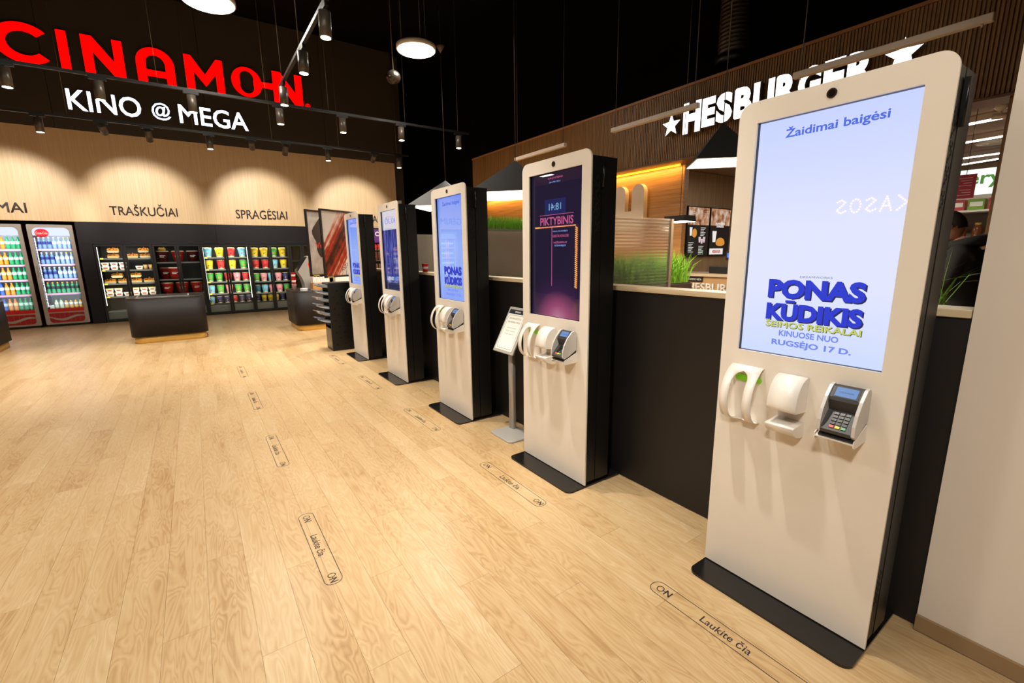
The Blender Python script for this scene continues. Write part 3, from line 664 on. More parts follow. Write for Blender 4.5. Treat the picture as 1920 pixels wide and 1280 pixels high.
def kiosk(y0, label, smat, writer):
    t = thing('ticket_kiosk', label, 'kiosk', (KX, y0, 0), 0, 'ticket kiosks in a row')
    put('face_panel', FACE, FK, (0.010, 0, 0), t)
    mobj('bezel', BEZ, t); s = mobj('screen', scr_mesh(smat), t)
    put('front_body', bf_me, FK, (0.088, 0, 0), t); tag(mobj('vent_slots', vent_me, t), kind='stuff')
    mobj('rear_body', br_me, t); mobj('hinge', hinge_me, t)
    mobj('base_plate', plate_me, t); mobj('plinth', foot_me, t)
    c = mobj('camera', ring_me, t); mobj('lens', lens_me, c)
    g_ = mobj('scanner_guard', GUARD, t); mobj('scanner_light', GREEN, t)
    sol = g_.modifiers.new('thickness', 'SOLIDIFY'); sol.thickness = 0.003; sol.offset = 0
    p = mobj('ticket_printer', PRN, t); mobj('ticket_slot', SLIT, p); mobj('ticket_tray', TRAY, t)
    mobj('terminal_bracket', BRK, t)
    ct = mobj('card_terminal', TERM_CORE, t)
    for me in TERM_SIDE: mobj('side_cheek', me, ct)
    mobj('foot', TERM_FOOT, ct); mobj('display_rim', TSCR_F, ct); mobj('display', TSCR, ct)
    for me in KEYS: mobj('key', me, ct)
    lt = text_mesh('CINAMON', M_INK, w=0.042, h=0.006)
    o = put('lettering', lt, ((0,-1,0), Vector((0.03, 0, 0.033)).normalized()[:], Vector((-0.033, 0, 0.03)).normalized()[:]), (-0.0525, (ty0+ty1)/2, 0.9617), ct)
    def w(body, u0, u1, z, h, mat, bold=0.0, lift=0.0, mirror=False):
        put('lettering', text_mesh(body, mat, w=u1-u0, h=h, bold=bold, mirror=mirror), FK, (0.0252 - lift, KW - (u0+u1)/2, z), s)
    def patch(u0, u1, z0, z1, mat, lift=0.0):
        mobj('screen_patch', MB().box(0.0249 - lift, KW - u1, z0, 0.0252 - lift, KW - u0, z1).mesh('screen_patch', mat), s)
    writer(w, patch)
    return t
def poster_blue(w, patch):
    w('Žaidimai baigėsi', 0.167, 0.480, 1.866, 0.046, T_BLUE, 0.022)
    w('DREAMWORKS', 0.270, 0.377, 1.345, 0.008, T_GREY, 0.0)
    for k, z, h in (('PONAS', 1.298, 0.073), ('KŪDIKIS', 1.215, 0.080)):
        w(k, 0.164, 0.487, z - 0.004, h, T_SHADE, 0.06); w(k, 0.160, 0.482, z, h, T_NAVY, 0.055, 0.0004)
    w('ŠEIMOS REIKALAI', 0.165, 0.486, 1.160, 0.029, T_SHADE, 0.02); w('ŠEIMOS REIKALAI', 0.163, 0.484, 1.162, 0.029, T_LIME, 0.03, 0.0004)
    w('KINUOSE NUO', 0.216, 0.419, 1.126, 0.023, T_BLUE2, 0.03)
    w('RUGSĖJO 17 D.', 0.192, 0.462, 1.088, 0.034, T_BLUE2, 0.035)
def film_violet(w, patch):
    w('KAI JI ATEINA', 0.235, 0.372, 1.888, 0.014, T_PINK, 0.02); w('JAU PER VĖLU', 0.245, 0.350, 1.866, 0.012, T_LBLUE, 0.02)
    w('PIKTYBINIS', 0.158, 0.470, 1.636, 0.048, T_PINK, 0.02)
    patch(0.272, 0.277, 1.235, 1.598, T_PINK); patch(0.153, 0.472, 1.672, 1.675, T_PINK); patch(0.153, 0.472, 1.600, 1.603, T_PINK)
    w('NUO RUGSĖJO', 0.283, 0.420, 1.572, 0.012, T_LBLUE, 0.02)
    w('GREITAI KINUOSE', 0.282, 0.430, 1.544, 0.016, T_PINK, 0.01)
    w('REŽISIERIUS', 0.292, 0.415, 1.506, 0.013, T_PINK, 0.02); w('SCENARIJUS', 0.300, 0.405, 1.485, 0.013, T_LBLUE, 0.02)
def film_streaks(w, patch):
    w('KUŌ', 0.150, 0.470, 1.815, 0.075, T_BLUE2, 0.0, mirror=True)  # mirrored word painted onto the screen in place of a sign's reflection
    w('LAISVASIS', 0.120, 0.330, 1.170, 0.042, T_WHITE, 0.03); w('GAJUS', 0.350, 0.485, 1.170, 0.042, T_CYAN, 0.03)
    w('KINO TEATRUOSE', 0.190, 0.440, 1.128, 0.012, T_LBLUE, 0.01)
KY = (0.42, 1.872, 3.271, 4.730, 6.152)
kiosk(KY[0], 'white ticket kiosk beside the white wall, pale lavender film poster', S1, poster_blue)
kiosk(KY[1], 'white ticket kiosk with the dark violet screen, beside the small sign stand', S2, film_violet)
kiosk(KY[2], 'white ticket kiosk with a bright blue poster screen, behind the sign stand', S3, poster_blue)
kiosk(KY[3], 'white ticket kiosk with the half white, half streaked blue screen', S4, film_streaks)
kiosk(KY[4], 'white ticket kiosk with a blue poster beside the leaflet rack', S3, poster_blue)

# ------------------------------------------------------------------ floor stickers
def ring_loop(x0, y0, x1, y1, r, t): return [rrect(x0, y0, x1, y1, r, 6), rrect(x0+t, y0+t, x1-t, y1-t, r-t, 6)]
OUT = fill2d(ring_loop(-0.34, -0.04, 0.34, 0.04, 0.036, 0.003), 0.0003, M_INK, 'outline')
TXT = text_mesh('Laukite čia', M_INK, w=0.20, h=0.040, bold=0.008); 
on_o = fill2d([arc(0,0,0.0155,0,360,20,0.0185)[:-1], arc(0,0,0.0118,0,360,20,0.0148)[:-1]], 0.0003, M_INK, 'mark_ring')
ON_MB = MB().box(0.0155, -0.002, 0, 0.030, 0.002, 0.0003)
nn = text_mesh('N', M_INK, w=0.028, h=0.036, bold=0.02)
dash = ON_MB.mesh('mark_dash', M_INK)
names = ['beside the white wall', 'with the violet screen', 'behind the sign stand', 'with the half white screen', 'beside the leaflet rack']
for i, y0 in enumerate(KY):
    for x in (1.505, 0.352):
        if x < 1 and i == 0: continue
        cy = y0 + KW/2 + (0.02 if x > 1 else 0.07)
        t = thing('floor_sticker', ('queue sticker on floor at the foot of the kiosk ' if x > 1 else 'queue sticker out on open floor facing the kiosk ') + names[i], 'floor sticker', (x, cy, 0.0002), 0, 'queue stickers on the floor')
        put('outline', OUT, FF, (0,0,0.0002), t); put('lettering', TXT, FF, (0,0,0.0004), t)
        for s in (-1, 1):
            c0 = 0.285 * s
            put('mark_ring', on_o, FF, (0, c0 + 0.012, 0.0002), t); put('mark_dash', dash, FF, (0, c0 + 0.012, 0.0002), t); put('mark_letter', nn, FF, (0, c0 - 0.026, 0.0004), t)

# ------------------------------------------------------------------ sign stand
t = thing('sign_stand', 'silver floor stand with a tilted framed notice between two kiosks', 'sign stand', (1.95, 2.835, 0))
MB().prism(rrect(-0.12, -0.15, 0.12, 0.15, 0.045, 6), 'z', 0.0, 0.014).build('base', M_SILVER, t, bevel=0.004)
MB().prism(rrect(0.055, 0.06, 0.095, 0.12, 0.012, 4), 'z', 0.014, 0.80, 0, True).build('pole', M_SILVER, t)
fr = Matrix.Translation((0.03, 0.02, 0.85)) @ Matrix.Rotation(math.radians(28), 4, 'Y')
fo = MB().box(-0.008, -0.135, -0.19, 0.008, 0.135, 0.19).build('frame', M_SILVER, t, bevel=0.005); fo.matrix_local = fr
pp = MB().box(-0.0105, -0.112, -0.168, -0.0085, 0.112, 0.168).build('notice_sheet', M_PAPER, fo)
for z0, body, w_, h_ in ((0.095, 'BENDRAUKITE SU', 0.15, 0.014), (0.065, 'KASININKU PASU', 0.16, 0.014), (0.015, 'BILIETŲ KASA', 0.12, 0.010), (-0.01, 'JUSŲ LAUKIA', 0.12, 0.010), (-0.035, 'PRIE ĮĖJIMO', 0.12, 0.010)):
    put('lettering', text_mesh(body, M_TEXTD, w=w_, h=h_), FK, (-0.0108, 0, z0), fo)
MB().box(-0.0112, -0.112, 0.132, -0.0106, 0.112, 0.168).build('header', M('navy_header', (30, 32, 44), 0.5), fo)
put('lettering', text_mesh('CINAMON', M_PAPER, w=0.07, h=0.013, bold=0.02), FK, (-0.0114, 0, 0.15), fo)
put('border', fill2d(ring_loop(-0.1, -0.155, 0.1, 0.122, 0.02, 0.0025), 0.0002, M_INK, 'border'), FK, (-0.0106, 0, 0), fo)

# ------------------------------------------------------------------ drinks fridges
_me = {}
def cached(key, fn):
    if key not in _me: _me[key] = fn()
    return _me[key]
M_FSIL = M('fridge_silver', (168, 160, 148), 0.35, 0.35)
E_COOL = E('fridge_light', (226, 234, 255), 2.6)
E_DIM = E('fridge_header_light', (214, 224, 255), 1.15)
SH1 = (1.628, 1.313, 1.008, 0.701, 0.375)
def fridge(x0, label, badge):
    W_, Hh = 0.69, 2.125
    t = thing('drinks_fridge', label, 'fridge', (x0, 13.42, 0), 0, 'lit drinks fridges')
    M_FRED = M('fridge_red_side', (92, 14, 18), 0.4)
    mb = MB(); mb.box(0, 0.035, 0.05, 0.02, 0.78, Hh); mb.box(W_-0.02, 0.035, 0.05, W_, 0.78, Hh); mb.box(0.02, 0.035, Hh-0.03, W_-0.02, 0.78, Hh); mb.box(0.02, 0.035, 0.05, W_-0.02, 0.78, 0.29)
    mb.build('cabinet', M_FRED, t)
    MB().box(0.02, 0.70, 0.29, W_-0.02, 0.78, Hh-0.03).build('back_liner', M('fridge_liner', (206, 212, 226), 0.5), t)
    o = rrect(0, 0.05, W_, Hh, 0.02, 3); i = rrect(0.062, 0.31, W_-0.062, Hh-0.06, 0.09, 6, (0,0,1,1))
    put('door_frame', fill2d([o, i], 0.034, M_FSIL, 'door_frame'), FB, (0, 0.034, 0), t)
    MB().box(0.03, 0.055, 1.905, W_-0.03, 0.075, Hh-0.035).build('header', E_DIM, t)
    if badge:
        b = put('badge', fill2d([arc(0.20, 1.955, 0.105, 0, 360, 28, 0.085)[:-1]], 0.004, M('badge_red', (214, 24, 40), 0.35, emit=(214, 24, 40), es=0.5, var=0), 'badge'), FB, (0, 0.050, 0), t)
        put('lettering', text_mesh('Coca-Cola', M_PAPER, w=0.175, h=0.05, bold=0.012), FB, (0.20, 1.955, 0.0045), b).matrix_local = Matrix.Translation((0.20, 1.955, 0.0045))
    for z in SH1:
        s = MB().box(0.03, 0.10, z-0.02, W_-0.03, 0.62, z).build('shelf', M_SILVER, t)
        MB().box(0.03, 0.090, z-0.035, W_-0.03, 0.099, z+0.004).build('price_strip', M('price_strip_pink', (206, 150, 176), 0.5), s)
    st = MB()
    for k in range(46): st.box(0.070, 0.045, 0.42 + k*0.0315, 0.086, 0.052, 0.437 + k*0.0315)
    tag(st.build('led_dots', E('led_dot_light', (236, 240, 255), 5.0), t), kind='stuff')
    MB().box(0.055, 0.036, 0.31, W_-0.055, 0.040, 1.90).build('glass_door', M_GLASS, t)
    MB().box(0.062, 0.004, 0.312, W_-0.062, 0.03, 0.385).build('red_band', M_RED, t)
    g = MB()
    rr = rrect(0.07, 0.085, W_-0.07, 0.288, 0.06, 5, (1,1,0,0))
    kp_ = put('kick_panel', fill2d([rr], 0.006, M('kick_red', (150, 16, 18), 0.4), 'kick_panel'), FB, (0, 0.0, 0), t)
    for k in range(1, 7): MB().box(0.07 + k*0.078, 0.10, 0.0062, 0.074 + k*0.078, 0.285, 0.008).build('grille_bar', M('grille_bright_red', (214, 60, 50), 0.4), kp_)
    wv = [(0.07 + 0.55*i/24, 0.205 + 0.035*math.sin(i/24*6.3 + 2.6)) for i in range(25)]; wv2 = [(x_, z_ - 0.02 - 0.03*math.sin(i/24*3.1)) for i, (x_, z_) in enumerate(wv)]
    MB().prism(wv + wv2[::-1], 'z', 0.0085, 0.0105).build('wave_band', M_FSIL, kp_)
    d = MB().box(W_/2 - 0.045, -0.004, 0.262, W_/2 + 0.045, 0.0, 0.286).build('control_panel', M_BEZ, t)
    MB().box(W_/2 - 0.008, -0.0052, 0.268, W_/2 + 0.022, -0.0042, 0.280).build('readout', E('readout_red', (255, 40, 30), 4.0), d)
    h = MB().box(0.012, -0.03, 1.06, 0.034, -0.002, 1.30).build('handle', M_FSIL, t, bevel=0.004)
    for zz in (0.055,): MB().box(0.03, 0.06, 0.0, W_-0.03, 0.74, 0.05).build('plinth', M_BLACK, t)
    area_light(t, (W_/2, 0.06, 1.15), (0, 1, -0.05), 8, 0.5, 1.5, (0.86, 0.92, 1.0))
    area_light(t, (W_/2, 0.4, 2.05), (0, 0, -1), 3, 0.5, 0.4, (0.86, 0.92, 1.0))
    return t
FX1, FX2 = -2.70, -3.46
fridge(FX1, 'tall drinks fridge with a round red badge, water bottles inside', True)
fridge(FX2, 'tall soda fridge full of orange and green bottles', False)
def bottle(x, y, z, kind, label, group):
    body, cap, lab, h, r = {'water': ((110, 140, 206), (222, 228, 240), (24, 40, 120), 0.245, 0.033), 'clear': ((130, 156, 214), (236, 238, 246), (206, 216, 244), 0.245, 0.033),
        'lemon': ((140, 166, 220), (226, 214, 60), (214, 222, 246), 0.245, 0.033), 'orange': ((240, 140, 20), (250, 150, 40), (248, 206, 150), 0.25, 0.034), 'green': ((20, 150, 90), (30, 170, 90), (200, 232, 210), 0.25, 0.034),
        'blue': ((60, 100, 200), (60, 90, 210), (200, 214, 246), 0.25, 0.034), 'tea': ((60, 150, 100), (236, 160, 60), (30, 34, 40), 0.235, 0.033), 'juice': ((240, 170, 60), (40, 40, 44), (244, 240, 226), 0.19, 0.032), 'milk': ((224, 226, 200), (50, 140, 80), (236, 236, 220), 0.20, 0.032)}[kind]
    t = thing('drink_bottle', label, 'bottle', (x, y, z), 0, group)
    b = cached(('b', kind), lambda: MB().lathe([(r*0.85, 0), (r, 0.012), (r, h*0.22), (r*0.9, h*0.36), (r, h*0.5), (r, h*0.6), (r*0.75, h*0.72), (0.014, h*0.86), (0.013, h*0.90)], 12).mesh('flask', M('liquid_' + kind, body, 0.15)))
    c = cached(('c', kind), lambda: MB().lathe([(0.016, h*0.90), (0.016, h), (0.012, h*1.01)], 10).mesh('cap', M('cap_' + kind, cap, 0.4)))
    l = cached(('l', kind), lambda: MB().lathe([(r*1.01, h*0.40), (r*1.035, h*0.48), (r*1.035, h*0.62), (r*0.96, h*0.64)], 12).mesh('wrapper', M('wrap_' + kind, lab, 0.4)))
    mobj('flask', b, t); mobj('cap', c, t); mobj('wrapper', l, t)
ORD = ('top', 'second', 'third', 'fourth', 'bottom')
DESC = {'water': 'clear bottle with dark blue wrapper', 'clear': 'clear bottle with pale wrapper and white cap', 'lemon': 'clear bottle with yellow cap', 'orange': 'orange soda bottle', 'green': 'green soda bottle', 'blue': 'blue drink bottle', 'tea': 'dark wrapped green tea bottle', 'juice': 'short orange juice bottle', 'milk': 'short pale bottle with green cap'}
R1 = [['water']*3 + ['clear']*2 + ['lemon']*2, ['water']*3 + ['clear']*2 + ['lemon']*2, ['water']*3 + ['clear']*3 + ['lemon'], ['tea']*7, [None, 'milk', 'milk', 'juice', 'juice', 'juice', 'juice']]
for fx, rows, nm in ((FX1, R1, 'the badge fridge'), (FX2, [['blue', 'blue', 'orange', 'orange', 'green', 'green', 'green']]*5, 'the soda fridge')):
    for r_, row in enumerate(rows):
        for c_, k in enumerate(row):
            if k: bottle(fx + 0.115 + c_*0.0765, 13.42 + 0.145, SH1[r_] + 0.001, k, DESC[k] + ' on the %s shelf of %s' % (ORD[r_], nm), 'bottles in ' + nm)
o = MB().box(0, 0, 0, 0.07, 0.06, 0.075).build('juice_carton', M_PAPER, None, bevel=0.004); o.location = (FX1 + 0.08, 13.53, SH1[4] + 0.001); tag(o, 'small white carton on the bottom shelf beside the pale bottles', 'carton')

# ------------------------------------------------------------------ glass-door coolers
def cooler(x0, x1, label, shelves, strips, light, backcol=(30, 28, 27)):
    W_ = x1 - x0; t = thing('display_cooler', label, 'cooler', (x0, 13.45, 0), 0, 'black glass-door coolers under the oak wall')
    mb = MB(); mb.box(0.003, 0.04, 0, 0.03, 0.74, 1.728); mb.box(W_-0.03, 0.04, 0, W_-0.003, 0.74, 1.728); mb.box(0.03, 0.04, 1.69, W_-0.03, 0.74, 1.728); mb.box(0.03, 0.04, 0, W_-0.03, 0.74, 0.05)
    mb.build('cabinet', M_BLACK, t)
    MB().box(0.03, 0.70, 0.05, W_-0.03, 0.74, 1.69).build('back_liner', M('cooler_liner', backcol, 0.6), t)
    MB().box(0.03, 0.08, 0.05, W_-0.03, 0.66, 0.225).build('base_panel', M('cooler_grey', (176, 172, 164), 0.5), t)
    for i in range(2):
        a, b = 0.004 + i*(W_/2), W_/2 - 0.001 + i*(W_/2)
        d = put('door', fill2d([box_loop(a, 0.02, b, 1.726), box_loop(a+0.042, 0.07, b-0.042, 1.682)], 0.03, M_BLACK, 'door'), FB, (0, 0.033, 0), t)
        MB().box(a+0.036, 0.064, 0.012, b-0.036, 1.688, 0.016).build('pane', M_GLASS, d)
        hx = b - 0.02 if i == 0 else a + 0.02
        MB().box(hx-0.007, 0.75, 0.0305, hx+0.007, 1.05, 0.046).build('handle', M('handle_black', (12, 12, 12), 0.35), d)
    for z in shelves:
        s = MB().box(0.035, 0.14, z-0.022, W_-0.035, 0.62, z).build('shelf', M('shelf_dark', (70, 68, 66), 0.4, 0.4), t)
        MB().box(0.035, 0.128, z-0.026, W_-0.035, 0.139, z+0.006).build('shelf_lip', M('shelf_lip', (96, 92, 88), 0.4, 0.4), s)
        if strips: MB().box(0.06, 0.122, z-0.022, 0.115, 0.127, z+0.012).build('price_tag', M('price_tag_yellow', (226, 210, 60), 0.6), s)
    for sx in strips:
        px = 0.038 if sx == 'l' else W_ - 0.05
        MB().box(px, 0.060, 0.38, px+0.012, 0.07, 1.66).build('light_strip', E('cooler_strip_light', (255, 250, 236), 6.0), t)
    if light:
        area_light(t, (W_*0.5, 0.058, 1.0), (0, 1, -0.05), light, W_*0.85, 1.2, (1, 0.97, 0.9))
        area_light(t, (W_*0.5, 0.30, 1.66), (0, 0.1, -1), light*0.5, W_*0.85, 0.3, (1, 0.97, 0.9))
    return t
CB = (-1.74, -0.74, 0.19, 1.21, 2.15, 2.77)
S_FOOD = (1.417, 1.156, 0.856, 0.564); S_POT = (1.312, 0.91, 0.569); S_P1 = (1.411, 1.116, 0.81, 0.515, 0.267); S_P2 = (1.405, 1.108, 0.775, 0.476, 0.25)
cooler(CB[0], CB[1], 'black glass-door cooler with nacho trays and white food boxes', S_FOOD, 'l', 7, (52, 50, 46))
cooler(CB[1], CB[2], 'black glass-door cooler holding large red buckets', S_POT, '', 1.8)
cooler(CB[2], CB[3], 'brightly lit glass-door cooler full of popcorn tubs', S_P1, 'lr', 11)
cooler(CB[3], CB[4], 'dimmer glass-door cooler of popcorn tubs beside the dark cooler', S_P2, '', 5)
cooler(CB[4], CB[5], 'unlit empty glass-door cooler behind the soda machine', (1.3, 0.8), '', 0)

TC = {'blue': (118, 184, 206), 'yellow': (240, 196, 24), 'red': (206, 38, 36), 'green': (74, 158, 58), 'pink': (232, 140, 146), 'navy': (44, 44, 96), 'teal': (40, 92, 100), 'maroon': (70, 20, 22)}
MO = {'blue': (196, 60, 40), 'yellow': (40, 90, 50), 'red': (30, 20, 24), 'green': (230, 120, 40), 'pink': (60, 50, 70), 'navy': (226, 160, 40), 'teal': (20, 30, 40), 'maroon': (180, 150, 120)}
def tub(x, y, z, c, h, label, group):
    rb, rtp = h*0.29, h*0.42
    t = thing('popcorn_tub', label, 'popcorn tub', (x, y, z), 0, group)
    def mk():
        n = 16; mb = MB()
        prof = [(rb + (rtp-rb)*f, h*f) for f in (0, 0.10, 0.26, 0.6, 1.0)]
        mb.lathe(prof, n)
        # cream scalloped foot
        for i in range(n):
            a0, a1 = 2*math.pi*i/n, 2*math.pi*(i+1)/n; hz0 = h*(0.15 + 0.06*math.sin(i*1.7)); hz1 = h*(0.15 + 0.06*math.sin((i+1)*1.7))
            q = lambda a, z_: ((rb + (rtp-rb)*z_/h + 0.0012)*math.cos(a), (rb + (rtp-rb)*z_/h + 0.0012)*math.sin(a), z_)
            mb.add([q(a0, 0), q(a1, 0), q(a1, hz1), q(a0, hz0)], [(0,1,2,3)], 1)
        for k in range(3): # motif on the camera side
            a0 = -math.pi/2 - 0.35 + 0.25*k; q = lambda a, z_: ((rb + (rtp-rb)*z_/h + 0.0015)*math.cos(a), (rb + (rtp-rb)*z_/h + 0.0015)*math.sin(a), z_)
            za, zb_ = h*(0.36 + 0.05*k), h*(0.46 + 0.07*((k+1) % 2))
            mb.add([q(a0, za), q(a0+0.28, za), q(a0+0.22, zb_), q(a0+0.06, zb_)], [(0,1,2,3)], 2)
        return mb.mesh('tub', [M('tub_' + c, TC[c], 0.5), M('tub_cream', (236, 220, 178), 0.6), M('motif_' + c, MO[c], 0.5)])
    mobj('tub', cached(('t', c, h), mk), t)
    def pop():
        rnd = random.Random(3); mb = MB()
        for k in range(16):
            a, rr_ = rnd.random()*6.28, rtp*0.85*math.sqrt(rnd.random()); s_ = h*0.055; cx, cy, cz = rr_*math.cos(a), rr_*math.sin(a), h*(1.0 + 0.04*rnd.random())
            mb.lathe([(s_*0.5, -s_), (s_, -s_*0.2), (s_*0.7, s_*0.6), (s_*0.2, s_)], 6, (cx, cy, cz))
        mb.lathe([(rtp*0.98, h*0.97), (rtp*0.9, h*1.005)], 12)
        return mb.mesh('popcorn', M('popcorn_cream', (240, 222, 168), 0.8))
    tag(mobj('popcorn', cached(('p', h), pop), t), kind='stuff')
P1 = [['blue', 'yellow', 'red', 'blue'], ['yellow', 'red', 'yellow', 'green'], ['green', 'green', 'red', 'pink', 'red'], ['blue', 'green', 'pink', 'green', 'green'], ['blue', 'navy', 'navy', 'red', 'navy', 'navy']]
P2 = [['yellow', 'yellow', 'green', 'yellow'], ['red', 'red', 'blue', 'yellow'], ['green', 'pink', 'blue', 'pink', 'navy'], ['teal', 'blue', 'pink', 'pink', 'green'], ['navy', 'yellow', 'yellow', 'yellow', 'navy', 'maroon']]
for xa, xb, rows, sh, nm in ((CB[2], CB[3], P1, S_P1, 'the bright popcorn cooler'), (CB[3], CB[4], P2, S_P2, 'the dim popcorn cooler')):
    for r_, row in enumerate(rows):
        n = len(row); h = (0.225, 0.215, 0.200, 0.195, 0.160)[r_]; s0 = {4: 0.15, 5: 0.13, 6: 0.11}[n]; sp_ = (xb - xa - 2*s0 + 0.02) / (n - 1)
        for c_, k in enumerate(row):
            tub(xa + s0 - 0.01 + c_*sp_, 13.45 + 0.26, sh[r_] + 0.001, k, h, '%s popcorn tub on the %s shelf of %s' % (k if k != 'blue' else 'light blue', ORD[r_], nm), 'popcorn tubs in ' + nm)

def bucket(x, z, s, shelf, dark=False, yy=13.75):
    t = thing('red_bucket', ('dark ' if dark else '') + 'red bucket on the %s shelf of the bucket cooler' % shelf, 'bucket', (x, yy, z + 0.001), 0, 'red buckets in the cooler')
    mc = M('bucket_red_dark', (88, 20, 18), 0.4) if dark else M('bucket_red', (186, 40, 24), 0.4)
    mobj('pail', cached(('pail', s, dark), lambda: MB().lathe([(0.10*s, 0), (0.135*s, 0.25*s), (0.145*s, 0.25*s), (0.145*s, 0.265*s)], 20).mesh('pail', mc)), t)
    mobj('rim', cached(('rim', s), lambda: MB().lathe([(0.138*s, 0.2652*s), (0.12*s, 0.285*s)], 20).mesh('rim', M('bucket_popcorn', (232, 206, 170), 0.8))), t)
    for k in (0, 1): MB().box(-0.06*s, -0.128*s, (0.16-0.03*k)*s, 0.06*s - 0.03*k*s, -0.126*s, (0.168-0.03*k)*s).build('print_line', M_PAPER, t)
for x, d in ((-0.57, True), (-0.275, False), (0.02, True)): bucket(x, S_POT[0], 0.93, 'top', d)
for x, yy_ in ((-0.56, 13.94), (-0.38, 13.72)): bucket(x, S_POT[1], 0.98, 'middle', yy=yy_)
for x in (-0.57, -0.275, 0.02): bucket(x, S_POT[2], 0.93, 'bottom')
t = thing('yellow_bucket', 'small yellow tub behind the dark bucket on the top shelf', 'bucket', (-0.57, 13.45+0.30, S_POT[0] + 0.2685))
MB().lathe([(0.06, 0), (0.085, 0.05), (0.06, 0.055), (0.05, 0.095)], 16).build('tub', M('dull_yellow', (186, 140, 20), 0.5), t)

def food_box(x, z, lid, label):
    t = thing('food_box', label, 'food box', (x, 13.45 + 0.24, z + 0.001), 0, 'white food boxes in the cooler')
    mobj('box', cached('fb', lambda: MB().add([(-0.05,-0.05,0), (0.05,-0.05,0), (0.05,0.05,0), (-0.05,0.05,0), (-0.068,-0.062,0.085), (0.068,-0.062,0.085), (0.068,0.062,0.085), (-0.068,0.062,0.085)], [(3,2,1,0), (0,1,5,4), (1,2,6,5), (2,3,7,6), (3,0,4,7), (4,5,6,7)]).mesh('box', M('food_box_white', (238, 230, 214), 0.5))), t)
    mobj('print_patch', cached('fbp', lambda: MB().add([(-0.035,-0.0565,0.035), (0.035,-0.0565,0.035), (0.035,-0.0605,0.062), (-0.035,-0.0605,0.062)], [(0,1,2,3)]).mesh('print_patch', M('print_redbrown', (190, 80, 60), 0.6))), t)
    if lid: mobj('lid', cached('fbl', lambda: MB().box(-0.068, -0.062, 0.0852, 0.068, 0.062, 0.098).mesh('lid', M('lid_yellow', (236, 206, 60), 0.5))), t)
def tray(x, z, label):
    t = thing('nacho_tray', label, 'snack tray', (x, 13.45 + 0.25, z + 0.001), 0, 'nacho trays in the cooler')
    mobj('tray', cached('tray', lambda: MB().add([(-0.085,-0.06,0), (0.085,-0.06,0), (0.085,0.06,0), (-0.085,0.06,0), (-0.105,-0.075,0.040), (0.105,-0.075,0.040), (0.105,0.075,0.040), (-0.105,0.075,0.040)], [(3,2,1,0), (0,1,5,4), (1,2,6,5), (2,3,7,6), (3,0,4,7), (4,5,6,7)]).mesh('tray', M('tray_cream', (232, 206, 160), 0.5))), t)
    def chips():
        rnd = random.Random(5); mb = MB()
        for k in range(34):
            c = Vector((rnd.uniform(-0.085, 0.085), rnd.uniform(-0.06, 0.06), 0.058 + rnd.random()*0.045*(1 - abs(rnd.random()-0.5)))); a = Vector((rnd.gauss(0,1), rnd.gauss(0,1), rnd.gauss(0,0.6))).normalized()*0.026; b = Vector((rnd.gauss(0,1), rnd.gauss(0,1), rnd.gauss(0,0.6))).normalized()*0.026
            mb.add([c-a, c+a, c+b, c-b*0.2 + Vector((0,0,0.004))], [(0,1,2), (0,1,3)])
        mb.box(-0.09, -0.062, 0.0405, 0.09, 0.062, 0.058); return mb.mesh('chips', M('nacho_orange', (230, 150, 48), 0.7, var=0.3, scale=60))
    tag(mobj('chips', cached('chips', chips), t), kind='stuff')
for x in (-1.46, -1.12, -0.89): tray(x, S_FOOD[0], 'nacho tray on the top shelf of the food cooler')
for x in (-1.45, -0.91): tray(x, S_FOOD[0] + 0.128, 'nacho tray stacked on another on the top shelf')
for x in (-1.58, -1.35, -1.12, -0.89): tray(x, S_FOOD[2], 'nacho tray on the third shelf of the food cooler')
for x in (-1.45, -1.12): tray(x, S_FOOD[2] + 0.128, 'nacho tray stacked on another on the third shelf')
for x in (-1.62, -1.468, -1.316, -1.03): food_box(x, S_FOOD[1], False, 'white food box on the second shelf of the food cooler')
for x in (-1.62, -1.468, -1.316): food_box(x, S_FOOD[1] + 0.087, False, 'white food box stacked on another on the second shelf')
for k in range(2):
    o = MB().lathe([(0.035, 0), (0.045, 0.11)], 14).build('sauce_cup', M('sauce_cup_tan', (214, 168, 112), 0.5)); o.location = (-0.92 + 0.1*k, 13.69, S_FOOD[1] + 0.001); tag(o, 'small tan cup at the end of the second food shelf', 'cup', 'tan cups in the food cooler')
for x in (-1.62, -1.468, -1.316, -1.164, -1.012, -0.86): food_box(x, S_FOOD[3], False, 'white food box on the bottom shelf of the food cooler')
for x in (-1.62, -1.468, -1.164, -1.012, -0.86): food_box(x, S_FOOD[3] + 0.087, True, 'yellow lidded food box stacked on the bottom food shelf')

# ------------------------------------------------------------------ island counters
def island(x0, y0, x1, y1, label):
    t = thing('island_counter', label, 'counter', (x0, y0, 0), 0, 'dark rounded counters with gold plinths')
    w, d = x1-x0, y1-y0
    MB().prism(rrect(0.035, 0.035, w-0.035, d-0.035, 0.14, 8), 'z', 0, 0.115, 0, True).build('plinth', M_GOLD, t)
    MB().prism(rrect(0, 0, w, d, 0.16, 10), 'z', 0.1155, 0.745, 0, True).build('body', M('counter_black_brown', (30, 25, 25), 0.6, spec=0.3), t)
    MB().prism(rrect(0, 0, w, d, 0.16, 10), 'z', 0.7455, 0.768, 0, True).build('worktop', M('worktop_black', (26, 23, 23), 0.3), t)
    return t, w, d
t, w, d = island(-1.0, 9.70, 0.09, 10.5, 'dark rounded counter with gold plinth in front of the red buckets')
MB().box(0.14, 0.12, 0.7685, w-0.22, d-0.12, 0.776).build('steel_inset', M_STEEL, t)
for k in range(5): MB().box(0.16, 0.16 + k*0.11, 0.7765, w-0.24, 0.22 + k*0.11, 0.782).build('tray_slot', M_DGREY, t)
